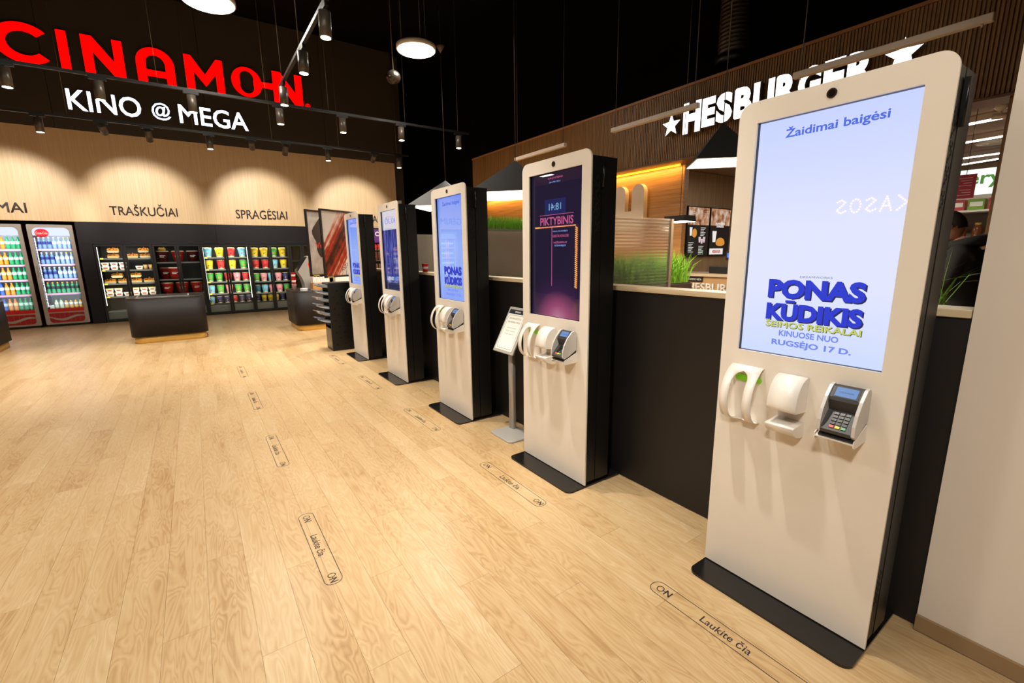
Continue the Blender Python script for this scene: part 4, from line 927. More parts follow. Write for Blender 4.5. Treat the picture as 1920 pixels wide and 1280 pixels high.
t, w, d = island(1.50, 9.36, 2.75, 10.45, 'dark rounded counter carrying the soda machine and boxes')
MB().box(-0.0015, 0.58, 0.10, 0.0, 0.583, 0.74).build('door_seam', M_BEZ, t)
MB().lathe([(0.008, 0), (0.006, 0.004)], 10).build('lock', M_STEEL, t).matrix_local = Matrix.Translation((-0.001, 0.62, 0.50)) @ Matrix.Rotation(math.radians(-90), 4, 'Y')
island(-3.75, 10.0, -2.62, 10.95, 'dark rounded counter with gold plinth before the drinks fridges')
TOP = 0.7695
t = thing('soda_machine', 'curved silver soda fountain with a red stripe on the counter', 'soda machine', (1.72, 9.75, TOP))
cv = [(0.06, 0.0), (0.05, 0.10), (0.02, 0.22), (-0.05, 0.35), (-0.02, 0.40), (0.15, 0.65), (0.19, 0.66), (0.20, 0.45), (0.24, 0.22), (0.27, 0.0)]
MB().prism(cv, 'y', 0, 0.34).build('tower', M_STEEL, t, bevel=0.006)
MB().prism([(0.145, 0.50), (0.175, 0.56), (0.20, 0.36), (0.25, 0.10), (0.262, 0.02), (0.215, 0.02), (0.20, 0.18)], 'y', -0.004, -0.0005).build('red_stripe', M('stripe_red', (232, 20, 24), 0.4, emit=(232, 10, 14), es=0.6, var=0), t)
MB().prism([(-0.045, 0.356), (-0.025, 0.385), (0.145, 0.635), (0.128, 0.645), (-0.06, 0.372)], 'y', 0.03, 0.31).build('touch_panel', M('soda_panel_black', (14, 14, 20), 0.15), t)
for i, (dx, dy, n) in enumerate(((0.09, 0.46, 3), )):
    for k in range(n):
        t = thing('paper_cup', ('red' if k > 0 else 'pale pink') + ' paper cup in the stack beside the soda machine', 'cup', (1.5 + dx, 9.36 + dy, TOP + k*0.1135), 0, 'cups stacked on the counter')
        MB().lathe([(0.032, 0), (0.044, 0.11), (0.046, 0.112)], 18).build('cup', M('cup_red', (206, 28, 30), 0.4) if k > 0 else M('cup_pinkwhite', (232, 196, 192), 0.5), t)
        if k > 0: MB().lathe([(0.0372, 0.035), (0.0412, 0.075)], 18).build('white_script', M('script_white', (236, 210, 206), 0.5), t)
def napkin_box(x, y, w, label, hgt=0.14):
    t = thing('napkin_box', label, 'box', (x, y, TOP), 0, 'cardboard napkin boxes on the counter')
    mb = MB(); mb.box(0, 0, 0, w, 0.012, hgt); mb.box(0, 0.24, 0, w, 0.252, hgt); mb.box(0, 0.012, 0, 0.012, 0.24, hgt); mb.box(w-0.012, 0.012, 0, w, 0.24, hgt); mb.box(0.012, 0.012, 0, w-0.012, 0.24, 0.01)
    mb.build('carton', M_CARD, t)
    n = int((w - 0.03) / 0.022)
    for k in range(n): MB().box(0.018 + k*0.022, 0.03, 0.011, 0.035 + k*0.022, 0.22, hgt + 0.10 + 0.012*math.sin(k*2.1)).build('napkin_stack', M_PAPER, t)
napkin_box(1.86, 9.44, 0.34, 'cardboard box of white napkins beside the soda machine')
napkin_box(2.28, 9.44, 0.36, 'cardboard box of white napkins at the counter end')
t = thing('lid_tray', 'shallow stack of clear plastic lids on the counter', 'lids', (1.70, 9.50, TOP))
for k in range(4): MB().lathe([(0.07, 0.012*k), (0.072, 0.012*k + 0.004), (0.06, 0.012*k + 0.010)], 20).build('lid', M('clear_lid', (214, 216, 216), 0.25), t)

# ------------------------------------------------------------------ leaflet rack and poster display
t = thing('leaflet_rack', 'black perforated leaflet rack beside the last kiosk', 'rack', (1.60, 7.09, 0))
mb = MB(); mb.box(0, 0, 0.03, 0.40, 0.016, 1.03); mb.build('side_panel', M_BLACK, t)
MB().box(0, 0.344, 0.03, 0.40, 0.36, 1.03).build('side_panel', M_BLACK, t)
MB().box(0, 0.0165, 1.012, 0.40, 0.3435, 1.03).build('top_panel', M_BLACK, t)
MB().box(0.385, 0.0165, 0.03, 0.40, 0.3435, 1.011).build('back_panel', M_BLACK, t)
MB().box(0.0, 0.0, 0.0, 0.40, 0.36, 0.0295).build('plinth', M_BLACK, t)
MB().box(-0.004, 0.0165, 0.035, 0.01, 0.3435, 0.34).build('front_panel', M('rack_front_grey', (104, 98, 90), 0.35, 0.4), t)
hb = MB(); rnd = random.Random(2)
for r_ in range(10):
    for c_ in range(2 + (r_ % 2)):
        xx, zz = 0.07 + 0.12*c_ + (0.05 if r_ % 2 else 0), 0.10 + r_*0.09; hb.tube((xx, -0.0012, zz), (xx, -0.0002, zz), 0.013, n=10)
tag(hb.build('perforations', M('hole_black', (3, 3, 3), 0.9, var=0), t), kind='stuff')
for k in range(6):
    z = 0.40 + k*0.105
    MB().prism([(-0.02, z), (0.30, z + 0.0), (0.30, z + 0.004), (-0.02, z + 0.004)], 'y', 0.018, 0.342).build('tier', M('tier_dark', (40, 38, 36), 0.4), t)
LC = [(120, 140, 170), (190, 200, 210), (220, 224, 226), (170, 136, 96), (96, 136, 176), (214, 206, 190)]
for k in range(6):
    for j in range(2):
        lt_ = thing('leaflet_stack', 'glossy leaflet stack on tier %s of the rack, %s half' % (('one', 'two', 'three', 'four', 'five', 'six')[k], ('perforated', 'inner')[j]), 'leaflets', (1.60, 7.11 + j*0.165, 0.4045 + k*0.105), 0, 'leaflets on the rack')
        for q in range(5):
            s_ = MB().box(-0.17 - 0.025*((q*7 + k*3 + j) % 3), 0, 0, 0, 0.15 - 0.012*((q + k) % 2), 0.010).build('leaflet', M('leaflet_%d' % ((k*3 + j*2 + q) % 6), LC[(k*3 + j*2 + q) % 6], 0.2), lt_)
            s_.matrix_local = Matrix.Translation((0.10 - 0.014*q, 0.002*q, 0.003 + 0.0125*q)) @ Matrix.Rotation(math.radians(12), 4, 'Y')
t = thing('poster_display', 'black post with two hinged film poster frames behind the rack', 'poster display', (2.34, 8.12, 0))
MB().tube((0,0,0.02), (0,0,2.16), 0.03, n=14).build('post', M_BLACK, t); MB().lathe([(0.24, 0), (0.24, 0.018), (0.05, 0.03)], 28).build('foot', M_BLACK, t)
MB().box(-0.16, -0.03, 2.10, 0.05, 0.03, 2.16).build('arm', M_BLACK, t)
def poster(loc, ang, mat, nm):
    # hinged at the right end; local u runs from the free edge (0) to the hinge (0.74)
    f = put(nm, fill2d([box_loop(0, 0, 0.74, 1.06), box_loop(0.028, 0.028, 0.712, 1.032)], 0.03, M_BLACK, 'poster_frame'), FB, loc, t)
    f.matrix_local = Matrix.Translation(loc) @ Matrix.Rotation(ang, 4, 'Z') @ frame(FB, (0, 0, 0))
    p = MB().box(0.026, 0.026, 0.006, 0.714, 1.034, 0.016).build('poster', mat, f)
    MB().box(0.05, 0.004, 0.0302, 0.17, 0.018, 0.032).build('yellow_tag', M('tag_yellow', (232, 204, 30), 0.5), f)
    return f
def poster_mat(name, kind):
    m = bpy.data.materials.new(name); m.use_nodes = True; nt = m.node_tree; b = nt.nodes['Principled BSDF']; b.inputs['Roughness'].default_value = 0.25
    tc = nt.nodes.new('ShaderNodeTexCoord'); mp = nt.nodes.new('ShaderNodeMapping'); nt.links.new(tc.outputs['Generated'], mp.inputs['Vector'])
    if kind == 'red':
        mp.inputs['Rotation'].default_value = (0, 0, math.radians(-42)); sx_ = nt.nodes.new('ShaderNodeSeparateXYZ'); nt.links.new(mp.outputs[0], sx_.inputs[0])
        n = nt.nodes.new('ShaderNodeTexNoise'); n.inputs['Scale'].default_value = 7; n.inputs['Detail'].default_value = 5; nt.links.new(tc.outputs['Generated'], n.inputs['Vector'])
        mp2 = nt.nodes.new('ShaderNodeMapping'); mp2.inputs['Scale'].default_value = (0.7, 14, 1); nt.links.new(mp.outputs[0], mp2.inputs['Vector'])
        n2 = nt.nodes.new('ShaderNodeTexNoise'); n2.inputs['Scale'].default_value = 1.0; nt.links.new(mp2.outputs[0], n2.inputs['Vector'])
        band = math_node(nt, 'SUBTRACT', 1.0, math_node(nt, 'MULTIPLY', math_node(nt, 'ABSOLUTE', math_node(nt, 'SUBTRACT', sx_.outputs[1], 0.06)), 2.6))
        v_ = math_node(nt, 'ADD', math_node(nt, 'ADD', math_node(nt, 'MULTIPLY', band, 0.62), math_node(nt, 'MULTIPLY', n.outputs['Fac'], 0.42)), math_node(nt, 'MULTIPLY', math_node(nt, 'SUBTRACT', n2.outputs['Fac'], 0.5), 1.1))
        col = ramp(nt, v_, [(0.30, (214, 208, 204)), (0.40, (206, 150, 130)), (0.52, (168, 58, 40)), (0.70, (128, 40, 28)), (0.86, (48, 24, 22))])
    else:
        n = nt.nodes.new('ShaderNodeTexNoise'); n.inputs['Scale'].default_value = 5; nt.links.new(mp.outputs[0], n.inputs['Vector']); col = ramp(nt, n.outputs['Fac'], [(0.3, (170, 164, 154)), (0.7, (204, 200, 192))])
    nt.links.new(col, b.inputs['Base Color']); return m
ang = math.atan2(0.53, 0.85)
f = poster((1.675 - 2.34, 7.60 - 8.12, 1.085), ang, poster_mat('poster_red_diagonals', 'red'), 'poster_frame')
put('title', text_mesh('ANT-MAN', M('title_maroon', (120, 20, 20), 0.5), w=0.30, h=0.07, bold=0.02), FF, (0,0,0), f).matrix_local = Matrix.Translation((0.50, 0.19, 0.0165)) @ Matrix.Rotation(math.radians(32), 4, 'Z')
MB().box(0.47, 0.028, 0.0166, 0.474, 1.03, 0.018).build('centre_seam', M_BEZ, f)
f = poster((1.545 - 2.34, 8.0 - 8.12, 1.10), ang, poster_mat('poster_pale_grey', 'grey'), 'poster_frame')
blob = [(0.34 + (0.20 + 0.03*math.sin(3*a) + 0.02*math.sin(7*a))*math.cos(a), 0.62 + (0.33 + 0.03*math.sin(5*a))*math.sin(a)) for a in [2*math.pi*i/40 for i in range(40)]]
MB().prism(blob, 'z', 0.0162, 0.0168).build('poster_shape', M('poster_dark_shape', (44, 32, 24), 0.4), f)
put('title', text_mesh('Ve', M('title_red', (206, 40, 30), 0.5), w=0.16, h=0.09, bold=0.03), FF, (0,0,0), f).matrix_local = Matrix.Translation((0.24, 0.50, 0.0172))

# ------------------------------------------------------------------ sweets rack by the back wall
t = thing('sweets_rack', 'purple headed sweets rack against the back wall', 'rack', (4.25, 13.05, 0))
MB().box(0, 0.33, 0, 0.80, 0.38, 2.14).build('back_board', M_BLACK, t)
hd = MB().box(0, 0.0, 1.77, 0.80, 0.329, 2.14).build('header', M('header_purple', (86, 36, 108), 0.5, emit=(96, 40, 120), es=0.35, var=0), t)
put('lettering', text_mesh('Co', M_PAPER, w=0.20, h=0.13, bold=0.03), FB, (0.20, -0.002, 2.01), hd); put('lettering', text_mesh('K', M_PAPER, w=0.10, h=0.12, bold=0.02), FB, (0.26, -0.002, 1.86), hd)
for z in (0.55, 0.90, 1.25, 1.55): MB().box(0, 0.05, z, 0.80, 0.329, z+0.02).build('shelf', M_GREY, t)
MB().box(0, 0.02, 0, 0.80, 0.329, 0.50).build('base_cabinet', M_CARD, t)
for r_, z in enumerate((0.572, 0.922, 1.272, 1.5715)):
    for k in range(5):
        q = thing('sweet_bag', ('orange', 'pink', 'brown', 'red')[r_] + ' topped sweet bag on the purple headed rack', 'sweet bag', (4.33 + k*0.155, 13.13, z), 0, 'sweet bags on the rack')
        hh = 0.17 if r_ == 3 else 0.25
        MB().add([(-0.06,-0.03,0), (0.06,-0.03,0), (0.06,0.03,0), (-0.06,0.03,0), (-0.065,-0.035,hh*0.5), (0.065,-0.035,hh*0.5), (0.065,0.035,hh*0.5), (-0.065,0.035,hh*0.5), (-0.06,-0.004,hh), (0.06,-0.004,hh), (0.06,0.004,hh), (-0.06,0.004,hh)], [(3,2,1,0), (0,1,5,4), (1,2,6,5), (2,3,7,6), (3,0,4,7), (4,5,9,8), (5,6,10,9), (6,7,11,10), (7,4,8,11), (8,9,10,11)]).build('bag', M('sweet_%d' % r_, ((226, 120, 50), (150, 120, 100), (110, 70, 50), (190, 60, 50))[r_], 0.3), q)
        MB().lathe([(0.03, 0), (0.03, 0.002)], 14).build('round_label', M('label_magenta', (214, 40, 120), 0.5), q).matrix_local = Matrix.Translation((0, -0.034, hh*0.4)) @ Matrix.Rotation(math.radians(90), 4, 'X')
t = thing('wall_sensor', 'small white sensor box on the dark wall above the kiosk', 'sensor', (5.36, 13.60, 2.98)); MB().box(-0.055, 0, -0.045, 0.0, 0.0195, 0.045).box(0.008, 0, -0.04, 0.055, 0.0195, 0.05).build('casing', M_PAPER, t)

# ------------------------------------------------------------------ restaurant side
def fluted(name):
    m = bpy.data.materials.new(name); m.use_nodes = True; b = m.node_tree.nodes['Principled BSDF']
    b.inputs['Base Color'].default_value = (*lin((232, 226, 216)), 1); b.inputs['Transmission Weight'].default_value = 0.9; b.inputs['Roughness'].default_value = 0.28; b.inputs['IOR'].default_value = 1.12
    nt = m.node_tree; tc = nt.nodes.new('ShaderNodeNewGeometry'); n = nt.nodes.new('ShaderNodeTexNoise'); n.inputs['Scale'].default_value = 2.0; nt.links.new(tc.outputs['Position'], n.inputs['Vector'])
    nt.links.new(math_node(nt, 'ADD', math_node(nt, 'MULTIPLY', n.outputs['Fac'], 0.1), 0.15), b.inputs['Roughness'])
    return m
M_FLUTE = fluted('fluted_polycarbonate')
def divider(x0, x1, y, h, label):
    t = thing('divider_panel', label, 'divider', (x0, y, 0), 0, 'ribbed translucent dividers')
    w = x1 - x0; z0 = 0.03; n = 120; lp = []
    mb = MB(); dz = (h - z0) / n
    front = []
    for k in range(n + 1): front.append((0.0 if k % 2 == 0 else -0.003, z0 + k*dz))
    for (a, za), (b, zb_) in zip(front, front[1:]): mb.add([(0, a, za), (w, a, za), (w, b, zb_), (0, b, zb_)], [(0, 1, 2, 3)])
    mb.add([(0, 0.016, z0), (w, 0.016, z0), (w, 0.016, h), (0, 0.016, h)], [(3, 2, 1, 0)])
    mb.build('ribbed_sheet', M_FLUTE, t)
    MB().box(w, -0.008, 0.0, w + 0.035, 0.024, h).build('edge_strip', M('edge_strip_tan', (176, 150, 124), 0.5), t)
    MB().box(0, -0.06, 0.0, w, 0.08, 0.03).build('foot_rail', M_BLACK, t)
    return t
divider(2.42, 3.68, 2.70, 1.735, 'ribbed translucent divider in front of the bushy grass planter')
divider(2.42, 3.9, 4.70, 1.73, 'ribbed translucent divider below the tall grass planter')
divider(2.42, 3.9, 6.75, 1.74, 'ribbed translucent divider nearest the dark back wall')
def planter(x0, x1, y, zt, gh, label, n=900, spread=0.05):
    t = thing('grass_planter', label, 'planter', (x0, y, 0), 0, 'grass planters between the dividers')
    w = x1 - x0
    mb = MB(); mb.box(0, 0, 0, w, 0.24, zt - 0.03); mb.build('box', M('planter_tan', (150, 126, 98), 0.6) if zt > 1.5 else M('planter_brown', (62, 44, 32), 0.6), t, bevel=0.004)
    MB().box(0.012, 0.012, zt - 0.0298, w - 0.012, 0.228, zt - 0.02).build('soil', M('soil', (40, 28, 20), 0.9), t)
    rnd = random.Random(int(x0*100 + y*10)); g_ = MB()
    for k in range(n):
        bx, by = rnd.uniform(0.02, w - 0.02), rnd.uniform(0.02, 0.22); hh = gh*rnd.uniform(0.6, 1.1); lx, ly = rnd.gauss(0, spread), rnd.gauss(0, spread); wd_ = rnd.uniform(0.002, 0.004); a = rnd.random()*3.14
        dx, dy = wd_*math.cos(a), wd_*math.sin(a); z0 = zt - 0.02
        P = [(bx-dx, by-dy, z0), (bx+dx, by+dy, z0), (bx+dx+lx*0.35, by+dy+ly*0.35, z0+hh*0.55), (bx-dx+lx*0.35, by-dy+ly*0.35, z0+hh*0.55), (bx+lx, by+ly, z0+hh*(1 - 1.2*min(0.3, abs(lx)+abs(ly))))]
        g_.add(P, [(0,1,2,3), (3,2,4)])
    tag(g_.build('grass', M('grass_green', (122, 176, 40), 0.6, var=0.3, scale=20), t), kind='stuff')
planter(2.75, 4.42, 2.93, 1.13, 0.36, 'bushy green grass in a brown planter beside the ribbed divider', 2200, 0.07)
planter(2.60, 4.4, 4.95, 1.755, 0.20, 'tall brown planter topped with a dense row of grass', 1800, 0.03)
planter(2.55, 3.4, 0.62, 1.15, 0.34, 'sparse grass planter behind the ledge beside the white wall', 40, 0.16)
t = thing('ledge_cup', 'small red paper cup standing on the cream ledge', 'cup', (2.205, 4.93, 1.2385)); MB().lathe([(0.030, 0), (0.038, 0.09), (0.04, 0.092)], 16).build('cup', M('cup_red', (206, 28, 30), 0.4), t)
MB().lathe([(0.0333, 0.03), (0.0362, 0.06)], 16).build('white_script', M('script_white', (236, 210, 206), 0.5), t)
# order counter
t = thing('order_counter', 'beige order counter with white letters on its front', 'counter', (6.46, 1.6, 0))
MB().box(0, 0, 0, 0.55, 3.80, 1.05).build('front', M('counter_tan', (186, 148, 102), 0.5), t)
MB().box(-0.04, -0.02, 1.051, 0.6, 3.82, 1.092).build('worktop', M('counter_cream', (206, 184, 152), 0.4), t)
for ch, me, du, dz in glyph_run('HESBURGER', 1.0, 0.125, M_PAPER, 0.022, 0.015): put('letter', me, FK, (-0.001, 2.25 - du, 0.885 + dz), t)
sp_ = MB().box(-0.018, 2.50, 0.965, -0.001, 2.86, 1.045).build('pickup_plate', M_BLACK, t)
put('lettering', text_mesh('ATSIĖMIMO VIETA', M_PAPER, w=0.25, h=0.035, bold=0.01), FK, (-0.0185, 2.64, 1.005), sp_)
MB().box(-0.0192, 2.79, 0.98, -0.0182, 2.845, 1.032).build('pictogram', M_PAPER, sp_)
t = thing('cash_register', 'black cash register with a blue lit screen on the order counter', 'cash register', (6.62, 3.75, 1.093))
MB().box(0, 0, 0, 0.30, 0.36, 0.11).build('drawer', M_BLACK, t, bevel=0.008)
MB().tube((0.15, 0.08, 0.11), (0.15, 0.08, 0.22), 0.02).build('stem', M_BLACK, t)
d = MB().box(0.12, 0.0, 0.20, 0.15, 0.17, 0.34).build('monitor', M_BLACK, t); MB().box(0.117, 0.02, 0.24, 0.1195, 0.15, 0.31).build('screen', E('pos_blue', (60, 110, 230), 1.2), d)
# menu boards on the side wall, facing the room
def menu_mat(name, seed, base):
    m = bpy.data.materials.new(name); m.use_nodes = True; nt = m.node_tree; b = nt.nodes['Principled BSDF']; b.inputs['Base Color'].default_value = (0.01, 0.01, 0.01, 1); b.inputs['Roughness'].default_value = 0.2
    tc = nt.nodes.new('ShaderNodeTexCoord'); sp = nt.nodes.new('ShaderNodeSeparateXYZ'); nt.links.new(tc.outputs['Generated'], sp.inputs[0])
    n = nt.nodes.new('ShaderNodeTexNoise'); n.inputs['Scale'].default_value = 6; n.noise_dimensions = '4D'; n.inputs['W'].default_value = seed; nt.links.new(tc.outputs['Generated'], n.inputs['Vector'])
    photo = ramp(nt, n.outputs['Fac'], [(0.35, (120, 70, 40)), (0.5, (206, 150, 110)), (0.65, (226, 214, 204))])
    mx = nt.nodes.new('ShaderNodeMix'); mx.data_type = 'RGBA'; nt.links.new(math_node(nt, 'GREATER_THAN', sp.outputs[2], 0.64), mx.inputs[0]); mx.inputs[6].default_value = (*lin(base), 1); nt.links.new(photo, mx.inputs[7])
    nt.links.new(mx.outputs[2], b.inputs['Emission Color']); b.inputs['Emission Strength'].default_value = 0.75; return m
E_MT = E('menu_text_light', (236, 232, 226), 1.0); E_BUN = E('menu_bun', (226, 150, 60), 0.9); E_SHK = E('menu_shake', (226, 200, 206), 0.9); E_MRED = E('menu_red', (190, 40, 44), 0.9); E_GRN = E('menu_green', (60, 190, 90), 0.9)
for k, (xa, xb) in enumerate(((7.93, 8.66), (8.69, 9.42))):
    t = thing('menu_board', ('dark lit menu board with burger and price lists', 'dark lit menu board with cup and fries offer')[k], 'menu board', (xa, 5.44, 1.33), 0, 'lit menu boards on the wall')
    MB().box(0, 0, 0, xb-xa, 0.058, 0.96).build('housing', M_BLACK, t)
    s = MB().box(0.02, -0.004, 0.02, xb-xa-0.02, -0.0005, 0.94).build('screen', menu_mat('menu_screen_%d' % k, 3.0 + 4*k, (22, 18, 18)), t)
    if k == 0:
        for c_, zs in ((0.12, (0.86, 0.82, 0.78, 0.74, 0.70)), (0.56, (0.87, 0.83, 0.79, 0.75))):
            for q, z in enumerate(zs): put('price_line', text_mesh('xxxxxxx 0,00'[0 if q % 2 else 1:].replace('x', '–'), E_MT, w=0.17 if q % 2 else 0.14, h=0.012, bold=0.03), FB, (c_ + 0.03, -0.0045, z), s)
        for c_, z0, n in ((0.16, 0.26, 7), (0.54, 0.55, 6), (0.50, 0.19, 6)):
            for q in range(n): MB().box(c_ - 0.10, -0.0052, z0 - q*0.03, c_ + 0.07 - 0.03*(q % 3), -0.0045, z0 - q*0.03 + 0.010).build('price_line', E_MT, s)
        put('burger_picture', fill2d([arc(0.24, 0.46, 0.075, 0, 180, 12) + arc(0.24, 0.44, 0.075, 180, 360, 12)], 0.001, E_BUN, 'burger_picture'), FB, (0, -0.0045, 0), s)
        put('cup_picture', fill2d([[(0.09, 0.40), (0.15, 0.40), (0.165, 0.56), (0.075, 0.56)]], 0.001, E_MT, 'cup_picture'), FB, (0, -0.0045, 0), s)
        for q in range(3): put('shake_picture', fill2d([[(0.40 + 0.075*q, 0.27 - 0.02*(q == 1)), (0.45 + 0.075*q, 0.27 - 0.02*(q == 1)), (0.465 + 0.075*q, 0.38 - 0.04*(q == 1)), (0.385 + 0.075*q, 0.38 - 0.04*(q == 1))]], 0.001, E_SHK, 'shake_picture'), FB, (0, -0.0045, 0), s)
        MB().box(0.54, -0.0052, 0.03, 0.56, -0.0045, 0.12).build('green_mark', E_GRN, s)
    else:
        put('headline', text_mesh('KARŠTIS', E_MT, w=0.34, h=0.05, bold=0.04), FB, (0.36, -0.0045, 0.655), s); put('headline', text_mesh('KOMPLEKSAS', E_MT, w=0.26, h=0.045, bold=0.04), FB, (0.36, -0.0045, 0.595), s)
        put('cup_picture', fill2d([[(0.12, 0.28), (0.22, 0.28), (0.245, 0.50), (0.095, 0.50)]], 0.001, E_MT, 'cup_picture'), FB, (0, -0.0045, 0), s)
        put('wrap_picture', fill2d([arc(0.40, 0.27, 0.16, 0, 180, 12, 0.10) + arc(0.40, 0.25, 0.16, 180, 360, 12, 0.05)], 0.001, E_BUN, 'wrap_picture'), FB, (0, -0.0045, 0), s)
        MB().box(0.03, -0.0052, 0.03, 0.52, -0.0045, 0.15).build('logo_strip', E_MT, s)
        put('lettering', text_mesh('HESBURGER', E_MRED, w=0.30, h=0.06, bold=0.04), FB, (0.28, -0.0056, 0.09), s)
t = thing('desk_lamp', 'slim black hanging lamp beyond the ribbed divider', 'lamp', (5.6, 3.97, 1.84))
MB().prism([(-0.15, 0.0), (0.15, 0.0), (0.12, 0.075), (-0.12, 0.075)], 'y', -0.16, 0.16).build('shade', M('black_felt_shade', (34, 32, 30), 0.8), t); MB().box(-0.14, -0.15, -0.008, 0.14, 0.15, -0.0005).build('diffuser', E('hood_light', (255, 240, 214), 6.0), t); MB().tube((0,0,0.075), (0,0,5.15), 0.004, n=6).build('suspension_wire', M_WIRE, t); area_light(t, (0, 0, -0.02), (0.3, 0, -1), 12, 0.26, 0.28, (1, 0.9, 0.75))
# lights on the shop ceiling
for k, (a, b_) in enumerate((((7.79, 1.90), (7.65, 1.10)), ((9.08, 2.2), (8.92, 1.3)), ((10.6, 2.6), (10.5, 1.6)), ((10.9, 1.3), (11.4, 2.5)), ((7.9, 4.6), (7.9, 3.2)))):
    dd = Vector((b_[0]-a[0], b_[1]-a[1], 0)); t = thing('ceiling_tube', ('slim ceiling light tube nearest the ribbed fascia', 'slim ceiling light tube in the middle of the shop', 'slim ceiling light tube deep in the shop', 'slanted ceiling light tube deep in the shop', 'ceiling light tube above the menu boards')[k], 'light tube', ((a[0]+b_[0])/2, (a[1]+b_[1])/2, 2.88), math.atan2(dd.y, dd.x), 'light tubes on the shop ceiling')
    MB().box(-dd.length/2, -0.04, 0, dd.length/2, 0.04, 0.069).build('housing', M_WHITEP, t); MB().box(-dd.length/2 + 0.01, -0.035, -0.012, dd.length/2 - 0.01, 0.035, -0.0005).build('diffuser', E('tube_light', (255, 248, 236), 8.0), t)
    area_light(t, (0, 0, -0.03), (0, 0, -1), 14, dd.length, 0.07, (1, 0.93, 0.82))
t = thing('ceiling_vent', 'round white air vent in the shop ceiling', 'vent', (9.8, 1.72, 2.93)); MB().lathe([(0.22, 0.019), (0.2, 0.0), (0.14, -0.01), (0.13, 0.005), (0.07, -0.005), (0.06, 0.01)], 28).build('diffuser_rings', M_WHITEP, t)
t = thing('security_camera', 'white security camera under the shop ceiling', 'camera', (7.3, 1.28, 2.93)); MB().lathe([(0.06, 0.019), (0.06, -0.02), (0.02, -0.06)], 18).build('mount', M_WHITEP, t); MB().tube((0.0, 0.06, -0.10), (0.0, -0.12, -0.12), 0.03, n=14).build('barrel', M_WHITEP, t); MB().tube((0,0,-0.05), (0,0,-0.09), 0.014).build('neck', M_WHITEP, t)
t = thing('notice_sheet', 'dark red notice sheet hanging inside the shop', 'notice', (7.0, 1.32, 1.97)); s = MB().box(0, 0, 0, 0.006, 0.17, 0.25).build('sheet', M('notice_maroon', (128, 22, 36), 0.5, emit=(128, 22, 36), es=0.25, var=0), t)
for k in range(7): MB().box(-0.001, 0.03, 0.21 - k*0.026 - (0.02 if k > 3 else 0), -0.0002, 0.14 - 0.02*(k % 3), 0.215 - k*0.026 - (0.02 if k > 3 else 0)).build('print_line', M_PAPER, s)
MB().tube((0.003, 0.085, 0.25), (0.003, 0.085, 0.979), 0.003, n=6).build('hanging_wire', M_WIRE, t)
# shop shelf with packaged goods
t = thing('shop_shelf', 'lit shop shelf unit behind the standing person', 'shelf', (9.0, 0.9, 0))
MB().box(0.4, 0, 0, 0.45, 1.6, 2.5).build('back_board', M('shelf_back', (120, 110, 100), 0.6), t)
for z in (0.5, 1.0, 1.5, 1.93): MB().box(0, 0, z, 0.399, 1.6, z + 0.025).build('shelf_board', M_PAPER, t)
for y in (0.0, 1.58): MB().box(0.38, y, 0, 0.3995, y + 0.02, 2.5).build('upright', M_GREY, t)
sg = MB().box(0.02, 0.2, 2.16, 0.04, 0.98, 2.50).build('lit_sign', E('shop_sign_light', (240, 250, 236), 1.2), t); put('lettering', text_mesh('ery', E('shop_sign_green', (70, 140, 40), 0.8), w=0.34, h=0.17, bold=0.02), FK, (0.0195, 0.72, 2.33), sg)
MB().box(0.02, 0.4, 2.5, 0.04, 0.42, 2.93).build('hanger', M_GREY, t)
for k in range(7):
    q = thing('goods_box', ('green' if k % 2 else 'red') + ' packaged box on the top board of the shop shelf', 'box', (9.05, 0.98 + k*0.2, 1.956), 0, 'packaged boxes on the shop shelf'); c_ = ((168, 60, 60), (110, 150, 50))[k % 2]
    MB().box(0, 0, 0, 0.2, 0.17, 0.15).build('carton', M('goods_%d' % (k % 2), c_, 0.5), q); MB().box(-0.001, 0.02, 0.05, -0.0002, 0.15, 0.11).build('front_label', M_PAPER, q)
for k in range(9):
    q = thing('goods_jar', 'dark glass jar on the second board of the shop shelf', 'jar', (9.12, 0.98 + k*0.16, 1.526), 0, 'jars on the shop shelf')
    MB().lathe([(0.05, 0), (0.055, 0.02), (0.055, 0.17), (0.03, 0.22)], 12).build('jar', M('jar_brown', (110, 60, 30), 0.2), q); MB().lathe([(0.034, 0.2205), (0.034, 0.255)], 12).build('lid', M('jar_lid', (180, 140, 60), 0.4), q)
t = thing('order_screen', 'slim self-order screen on a post in front of the person', 'order screen', (5.3, 1.63, 0))
MB().lathe([(0.2, 0), (0.2, 0.015), (0.04, 0.03)], 24).build('foot', M_BLACK, t); MB().tube((0, 0, 0.03), (0, 0, 1.05), 0.03).build('post', M_BLACK, t)
d = MB().box(-0.2, -0.02, 1.05, 0.2, 0.02, 1.5).build('display', M_BLACK, t, bevel=0.005); MB().box(-0.18, -0.0235, 1.08, 0.18, -0.0205, 1.47).build('screen', E('order_blue', (90, 130, 220), 1.1), d)

